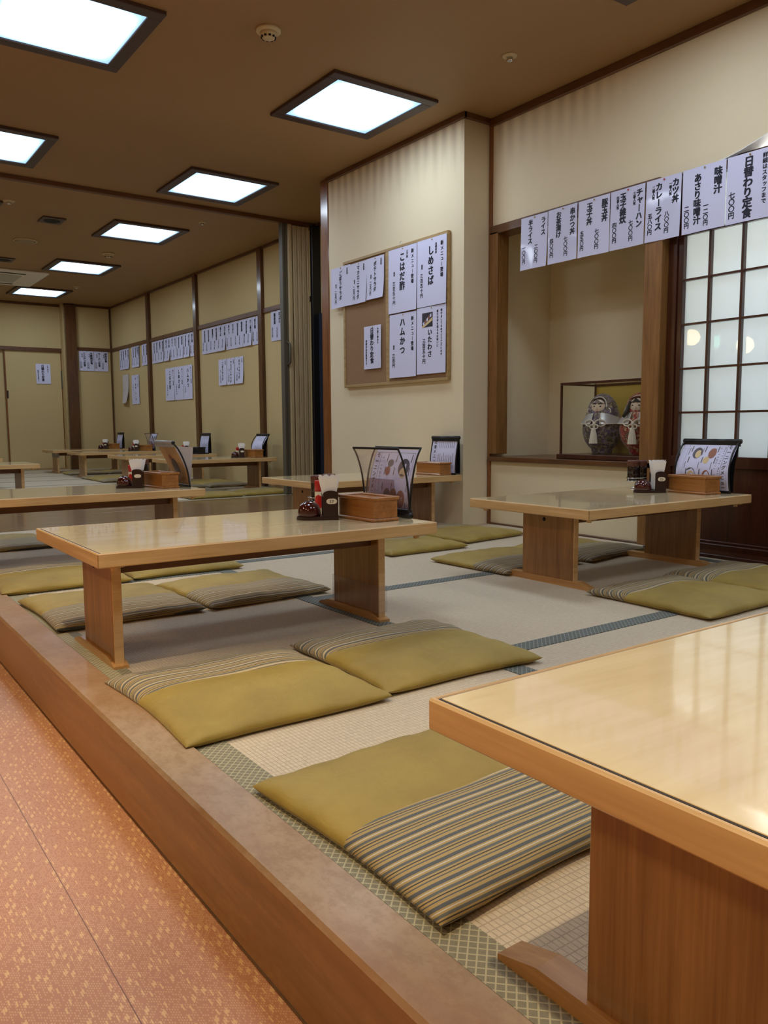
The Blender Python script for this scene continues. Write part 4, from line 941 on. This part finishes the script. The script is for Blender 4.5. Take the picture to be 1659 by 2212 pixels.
def page_art(q, fn, L, style):
    rnd = random.Random(style)
    def rect(a0, a1, b0, b1, mi, n=6):
        for i in range(n):
            c0, c1 = b0+(b1-b0)*i/n, b0+(b1-b0)*(i+1)/n
            q.add([fn(a0, c0), fn(a1, c0), fn(a1, c1), fn(a0, c1)], [(0, 1, 2, 3)], mi)
    def outline(a0, a1, b0, b1, t=.0009):
        rect(a0, a1, b0, b0+t, 1, 1); rect(a0, a1, b1-t, b1, 1, 1); rect(a0, a0+t, b0, b1, 1, 8); rect(a1-t, a1, b0, b1, 1, 8)
    def blob(ca, cb, ra, rb, mi):
        n = 14; q.add([fn(ca+ra*math.cos(2*math.pi*i/n), cb+rb*math.sin(2*math.pi*i/n)) for i in range(n)], [tuple(range(n))], mi)
    T0 = 'モーニングメニュー'
    if style == 1:                         # morning menu, title column on the right
        tx = L*.88; H0 = .245
        for i, ch in enumerate(T0): put(q, ch, tx, H0-.012-i*.0255, .024, fn, 1, .03, 0)
        outline(L*.83, L*.94, .012, .245); outline(L*.13, L*.83, .012, .245)
        for i, ch in enumerate('Morning Menu'): put(q, ch, L*.80, H0-.02-i*.0125, .014, fn, 1, .0, 90)
        for i, ch in enumerate('5:30から11:30まで'): put(q, ch, L*.73, H0-.02-i*.0145, .014, fn, 1, .01, 90)
        for (a, c, r1, r2, mi) in ((.60, .20, .022, .026, 4), (.53, .165, .017, .018, 3), (.33, .20, .028, .028, 2), (.35, .195, .018, .02, 5), (.58, .085, .022, .03, 4), (.52, .055, .016, .02, 3), (.29, .09, .03, .036, 2), (.30, .088, .02, .022, 5)): blob(L*a, c, r1, r2, mi)
        for a in (.45, .68, .20): 
            for b0 in (.03, .09, .15, .205): rect(L*a, L*a+.005, b0, b0+.03, 1, 2)
            for b0 in (.04, .12, .19): rect(L*a-.012, L*a-.009, b0, b0+.035, 1, 2)
    elif style == 2:                       # same page, title on the left
        for i, ch in enumerate(T0): put(q, ch, L*.14, .235-i*.0245, .022, fn, 1, .03, 0)
        outline(L*.07, L*.93, .014, .246); rect(L*.205, L*.209, .014, .246, 1)
        for i, ch in enumerate('5:30から11:30まで'): put(q, ch, L*.27, .225-i*.0145, .014, fn, 1, .01, 90)
        for (a, c, r1, r2, mi) in ((.46, .205, .018, .015, 2), (.43, .175, .016, .018, 4), (.76, .19, .034, .034, 2), (.76, .17, .02, .02, 5), (.48, .085, .02, .024, 2), (.62, .08, .022, .03, 4), (.78, .07, .026, .034, 4)): blob(L*a, c, r1, r2, mi)
        for a in (.36, .56, .88):
            for b0 in (.03, .10, .16, .21): rect(L*a, L*a+.004, b0, b0+.03, 1, 2)
    else:                                  # price list of fine lines
        outline(L*.08, L*.94, .02, .245); rect(L*.22, L*.223, .02, .245, 1)
        if style == 3:
            for i, ch in enumerate('定食メニュー'): put(q, ch, L*.15, .232-i*.034, .03, fn, 1, .03, 0)
        for i in range(9):
            a = L*(.30+.07*i); rect(a, a+.0035, .03+.02*rnd.random(), .13+.03*rnd.random(), 1, 4); rect(a, a+.0035, .19, .235, 1, 2)
        if style == 5:
            blob(L*.5, .12, .05, .05, 2); blob(L*.42, .17, .03, .02, 4)
def menu_stand(p, rz, kind, lb, L=.295, style=1, front='page', paper='paper', top='black'):
    t = thing('menu_stand', lb, 'menu stand', p, R(rz), 'table menu stands')
    F, B = smooth(KIND[kind][0]), smooth(KIND[kind][1])
    def surf(P, off=0.0):
        H0 = P[-1][1]
        def fn(a, z):
            s = max(0, min(1, (z-P[0][1])/(H0-P[0][1])))*(len(P)-1); k_ = min(int(s), len(P)-2); u = s-k_
            return (P[k_][0]*(1-u)+P[k_+1][0]*u-off, L-a, z)
        return fn
    def sheetmesh(P, m, name, off=0, z0=None, z1=None, a0=.004, a1=None, art=None, mats=None):
        f = surf(P, off); z0 = z0 if z0 is not None else P[0][1]; z1 = z1 if z1 is not None else P[-1][1]; a1 = a1 or L-.004
        q = MB(); q.grid(lambda u, v: f(a0+(a1-a0)*u, z0+(z1-z0)*v), 4, 16); f2 = surf(P, off-.0008)
        q.grid(lambda u, v: f2(a0+(a1-a0)*u, z0+(z1-z0)*v), 4, 16, flip=True)
        if art: f3 = surf(P, off+.0008); page_art(q, f3, L, art)
        return q.build(name, mats or m, t)
    PM = [paper, 'inksoft', 'photo2', 'photo3', 'photo1', 'photo3']
    clear = kind == 'flare'
    if clear:
        sheetmesh(F, 'acrylic', 'front_cover'); sheetmesh(B, 'acrylic', 'rear_cover')
        sheetmesh(B, None, 'menu_page', .002, .035, .258, .02, L-.012, style, PM)
        sheetmesh([(F[0][0]+.0, .005), (F[0][0]-.012, .145)], 'card', 'small_clear_card', .004, .006, .145, .035, L*.74)
    else:
        sheetmesh(F, None, 'menu_page', 0, art=style, mats=PM)
        sheetmesh(B, 'paperback' if kind == 'lean' else 'black', 'rear_support')
    for P in ((F, B) if clear else (F,)):
        for y in (.002, L-.002):
            q = MB(); q.tube([(x, y, z) for x, z in P], .0036 if clear else .005, 6); q.build('edge_trim', 'black', t)
    if clear:
        for P in (F, B): q = MB(); q.box(P[-1][0]-.002, P[-1][0]+.002, 0, L, P[-1][1]-.008, P[-1][1]+.001, .0008); q.build('top_trim', 'black', t)
        q = MB(); q.tube([(.002, -.004, .012), (.002, L+.004, .012)], .012, 10); q.box(-.010, .014, 0, L, .02, .036, .002); q.build('base_clip', 'black', t)
    else:
        x, z = F[-1]; sg = 1 if kind != 'lean' else 1
        q = MB(); q.tube([(x, -.006, z), (x, L+.006, z)], .0125, 14); q.box(x-.010, x+.004, -.003, L+.003, z-.026, z+.002, .002); tc = q.build('top_clip', top, t)
        for y in (-.0075, L+.0055): q = MB(); q.tube([(x, y, z), (x, y+.002, z)], .011, 14); q.build('end_cap', 'black', tc)
        q = MB(); q.box(-.004, .008, 0, L, .0, .014, .002); q.build('base_edge', 'black', t)
    return t
z = HT+.0008
W = {'1': 'the flared menu table', 'R': 'the window table', 'P': 'the pillar table', 'LM': 'the left edge table', 'A': 'the partition table', 'B': 'the second far table', 'C': 'the third far table', 'D': 'the square pillar table'}
dispenser((1.560, 2.616, z), -27, 'maroon napkin stand numbered 57 with shiny toothpick dome, on the flared menu table', '57', 8, W['1'])
box((1.659, 2.385, z), 2, 'lidded wooden chopstick box with light end, on the flared menu table', .235, .122)
menu_stand((1.836, 2.40, z), 1.5, 'flare', 'clear flared menu stand with black edges and a morning menu inside', .29, 2)
tray((1.735, 2.86, z), 'chrome condiment tray hidden behind the napkins on the flared menu table')
shaker((1.665, 2.775, z), 'pepper shaker with bright red cap, behind the toothpick dome on the flared menu table', .018, .135)
bottle((1.708, 2.862, z+.045), 'brown capped sauce bottle behind the napkins on the flared menu table', .026, .105)
bottle((1.764, 2.858, z+.045), 'dark sauce bottle with pale ring next to the red capped shaker side tray', .026, .108)

dispenser((3.538, 2.588, z), -30, 'maroon napkin stand numbered 53 on the window table', '53', 7, W['R'])
box((3.608, 2.308, z), -7, 'wooden chopstick box before the curved menu on the window table', .24, .12)
menu_stand((3.765, 2.27, z), -2, 'tent', 'curved white morning menu with black clip, before the paper window', .32, 1)
tray((3.72, 2.80, z), 'chrome footed condiment tray on the window table')
bottle((3.688, 2.80, z+.045), 'brown capped dark sauce bottle on the chrome tray, the one away from the napkins', .031, .112)
bottle((3.752, 2.795, z+.045), 'brown capped dark sauce bottle on the chrome tray, touching the napkins', .031, .112)

dispenser((1.53, 4.70, z), -27, 'maroon napkin stand with blank oval sticker, on the left edge table', '', 7, W['LM'])
box((1.649, 4.502, z), 5, 'wooden chopstick box with glossy lid edge, on the left edge table', .27, .115)
menu_stand((1.818, 4.50, z), -2, 'lean', 'menu painted in brown shade, with grey top rail, leaning over on the left edge table', .30, 5, paper='shaded_page', top='silver')
tray((1.69, 5.0, z), 'chrome condiment tray behind the box on the left edge table')
shaker((1.598, 4.87, z), 'red capped pepper shaker beside the napkins on the left edge table', .018, .125)
bottle((1.663, 5.0, z+.045), 'dark sauce bottle beside the red shaker on the left edge table', .028, .11)
bottle((1.722, 4.998, z+.045), 'dark sauce bottle against the leaning menu on the left edge table', .028, .11)

box((3.635, 4.40, z), 2, 'wooden chopstick box beside the upright menu on the pillar table', .27, .115)
menu_stand((3.768, 4.385, z), 0, 'upright', 'upright white price menu with black top clip, on the pillar table', .29, 3)

def far_set(k_, x, y, menu, mlb, bm='box', items_=True, red=True, disp=(.90, .38), bx=(1.0, .12), mn=(1.17, .12), st=4, naps=3):
    w_ = W[k_]
    dispenser((x+disp[0], y+disp[1], z), -25, 'small maroon napkin stand on '+w_+' in the far room', None, naps, w_, False)
    box((x+bx[0], y+bx[1], z), 3, ('black' if bm != 'box' else 'wooden')+' chopstick box on '+w_+' in the far room', .26, .12, m=bm)
    menu_stand((x+mn[0], y+mn[1], z), 0, menu, mlb, .29, st)
    bottle((x+disp[0]+.12, y+disp[1]+.16, z), 'brown capped sauce bottle on '+w_+' in the far room', .03, .13)
    shaker((x+disp[0]+.055, y+disp[1]+.12, z), 'red capped shaker on '+w_+' in the far room', .019, .115, False)
far_set('A', 3.22, 8.345, 'tent', 'curved glossy menu with black clip on the partition table', disp=(.885, .33), bx=(.99, .10), mn=(1.135, .16))
far_set('B', 3.22, 10.02, 'upright', 'upright menu in black frame on the second far table, against a wall post', bm='black', mn=(1.165, .15))
far_set('C', 3.22, 12.05, 'flare', 'clear flared menu stand far away, on the third far table', st=2, mn=(1.16, .15))
far_set('D', 3.22, 13.63, 'upright', 'upright menu in black frame on the square pillar table', mn=(1.16, .15))
t = thing('napkin_stand', 'dark toothpick dome just showing at the left picture edge', 'napkin stand', (1.60, 10.75, z), R(-25), 'maroon napkin stands')
q = MB(); q.lathe([(.046, 0), (.046, .012)], 20); q.build('base', 'maroon_dark', t)
q = MB(); q.lathe([(.042, .012), (.0425, .036), (.036, .052), (.012, .0665), (.002, .067)], 20); q.build('toothpick_dome', 'maroon', t)

# ------------------------------------------------------------------ doll case in the niche
zs = .501
cs = thing('display_case', 'dark framed glass case with gold back on the niche sill, holding two round dolls', 'display case', (4.155, 3.76, zs))
D, Wd, Hc = .36, .79, .492   # depth x, width -y, height
q = MB(); q.box(-.015, D+.015, -Wd-.015, .015, 0, .032, .004); q.build('base', 'darkred', cs)
q = MB(); 
for (x0, x1, y0, y1) in ((0, D, -.014, 0), (0, D, -Wd, -Wd+.014), (0, .014, -Wd+.014, -.014), (D-.014, D, -Wd+.014, -.014)): q.box(x0, x1, y0, y1, Hc, Hc+.016, .002)
q.build('top_frame', 'darkred', cs)
for x, y in ((0, -.014), (D-.014, -.014), (0, -Wd), (D-.014, -Wd)): q = MB(); q.box(x, x+.014, y, y+.014, .032, Hc, .002); q.build('corner_post', 'darkred', cs)
q = MB(); q.box(D-.006, D-.002, -Wd+.014, -.014, .032, Hc); q.build('gold_back', 'gold', cs)
q = MB(); q.box(.005, .007, -Wd+.014, -.014, .032, Hc); q.build('front_glass', 'glass', cs)
q = MB(); q.box(.014, D-.014, -.008, -.006, .032, Hc); q.build('side_glass', 'glass', cs)
q = MB(); q.box(.014, D-.014, -Wd+.014, -.014, Hc+.006, Hc+.008); q.build('top_glass', 'glass', cs)

def doll(p, rz, lb, brocade, female):
    t = thing('daruma_doll', lb, 'doll', p, R(rz), 'round dolls in the glass case'); t.scale = (1.08, 1.08, 1.08)
    # local frame: the doll faces -y
    prof = [(.060, 0), (.062, .012), (.066, .03), (.086, .05), (.108, .085), (.120, .125), (.122, .16), (.117, .195), (.108, .225), (.098, .255), (.090, .285), (.079, .315), (.062, .342), (.038, .362), (.012, .371), (.001, .372)]
    q = MB(); q.lathe(prof, 40, sy=.95); q.build('body', brocade, t)
    fz, fy = .285, -.062
    q = MB(); q.ball((0, fy, fz), .046, .034, .050, 26); fc = q.build('face', 'skin', t)
    q = MB(); q.ball((0, fy-.034, fz-.008), .0045, .006, .008, 10); q.build('nose', 'skin', fc)
    for s in (-1, 1):
        q = MB(); q.ball((s*.018, fy-.029, fz+.006), .0075, .004, .0042, 10); q.build('eye', 'hair', fc)
        q = MB(); q.tube([(s*.008, fy-.032, fz+.019), (s*.018, fy-.031, fz+.0245), (s*.029, fy-.026, fz+.021)], [.0028, .0038, .0018] if not female else [.0012, .0016, .001], 6); q.build('eyebrow', 'hair', fc)
        q = MB(); q.ball((s*.045, fy+.006, fz-.004), .006, .008, .012, 8); q.build('ear', 'skin', fc)
    q = MB(); q.ball((0, fy-.030, fz-.025), .0065, .004, .0034, 10); q.build('mouth', 'lip', fc)
    # hood cord framing the face
    pts = [(.050*math.cos(a), fy-.004+(.010 if math.sin(a) > .6 else 0), fz+.004+.060*math.sin(a)) for a in [R(-20)+R(220)*i/22 for i in range(23)]]
    q = MB(); q.tube(pts, .0042, 8); q.build('hood_cord', 'rope', t)
    for s in (-1, 1):
        q = MB(); q.tube([(s*.060+.014*math.cos(a), fy+.000, fz-.022+.016*math.sin(a)) for a in [2*math.pi*i/16 for i in range(16)]], .0036, 8, closed=True); q.build('ear_loop', 'rope', t)
    q = MB()                                             # hood above the face
    q.grid(lambda u, v: (.048*math.cos(math.pi*u)*(1-.1*v), fy-.016+.045*v, fz+.022+(.036*math.sin(math.pi*u))*(1-.15*v)), 16, 6); q.build('hood', brocade, t)
    q = MB(); q.grid(lambda u, v: (.043*math.cos(math.pi*u)*(1-v*.9), fy-.026*math.sin(math.pi*u)-.008, fz+.022+.030*math.sin(math.pi*u)*v+.002), 14, 5)
    q.build('brow_cloth', 'hair' if female else brocade, t)
    if female:
        for s in (-1, 1):
            q = MB(); q.tube([(s*.036, fy-.024, fz+.03), (s*.046, fy-.022, fz), (s*.052, fy-.040, fz-.035), (s*.066, fy-.052, fz-.062)], [.006, .010, .014, .008], 8); q.build('side_hair', 'hair', t)
    q = MB()                                             # cape over the shoulders, open at the front
    def cape(u, v):
        a = R(-62)+R(304)*u; a = a+R(0)
        ang = math.pi*1.5+R(14)+(2*math.pi-R(28))*u
        r = .096+.034*v; zz = .252-.012*abs(math.sin((ang-math.pi*1.5)/2))-.070*v+.02*v*abs(math.sin((ang-math.pi*1.5)/2))
        rr = r*(1.0)
        return (rr*math.cos(ang), rr*math.sin(ang)*.97-.004, zz)
    q.grid(cape, 40, 8); q.grid(lambda u, v: tuple(c*.985 if i < 2 else c-.002 for i, c in enumerate(cape(u, v))), 40, 8, flip=True); q.build('cape', 'cape', t)
    q = MB(); q.tube([cape(i/40, 1.0) for i in range(41)], .003, 6); q.build('cape_cord', 'rope', t)
    q = MB(); q.tube([cape(0, i/6) for i in range(7)], .003, 6); q.tube([cape(1, i/6) for i in range(7)], .003, 6); q.build('collar_edge', 'rope', t)
    yb = -.136
    for s in (-1, 1):
        q = MB(); q.tube([(s*(.004+.030*(1-math.cos(a))), yb+.022*(1-math.cos(a))*.5, .190+.020*math.sin(a)) for a in [2*math.pi*i/20 for i in range(20)]], .0042, 8, closed=True); q.build('bow_loop', 'rope', t)
        q = MB(); q.tube([(s*.014+.012*math.cos(a), yb-.002, .168+.012*math.sin(a)) for a in [2*math.pi*i/14 for i in range(14)]], .0036, 8, closed=True); q.build('knot_ring', 'rope', t)
    q = MB(); q.ball((0, yb-.002, .186), .010, .008, .012, 12); q.build('knot', 'rope', t)
    n = 30; q = MB()
    tp = []
    for k_, (r, zz) in enumerate(((.010, .160), (.013, .150), (.014, .142), (.018, .12), (.022, .09), (.024, .066))):
        for i in range(n): rr = r*(1+(.09 if i % 2 else -.05)*(k_ > 1)); tp.append((rr*math.cos(2*math.pi*i/n), yb-.006+rr*math.sin(2*math.pi*i/n), zz))
    fs = [(k_*n+i, k_*n+(i+1) % n, (k_+1)*n+(i+1) % n, (k_+1)*n+i) for k_ in range(5) for i in range(n)]+[tuple(range(5*n+n-1, 5*n-1, -1))]
    q.add(tp, fs, 0, False); q.build('tassel', 'rope', t)
    return t
doll((4.352, 3.56, zs+.033), -72, 'round doll in purple flower brocade with silver cape, stern brows and a tassel', 'brocade_purple', False)
doll((4.352, 3.255, zs+.033), -72, 'round doll in red brocade with long black side hair, half hidden by the post', 'brocade_red', True)
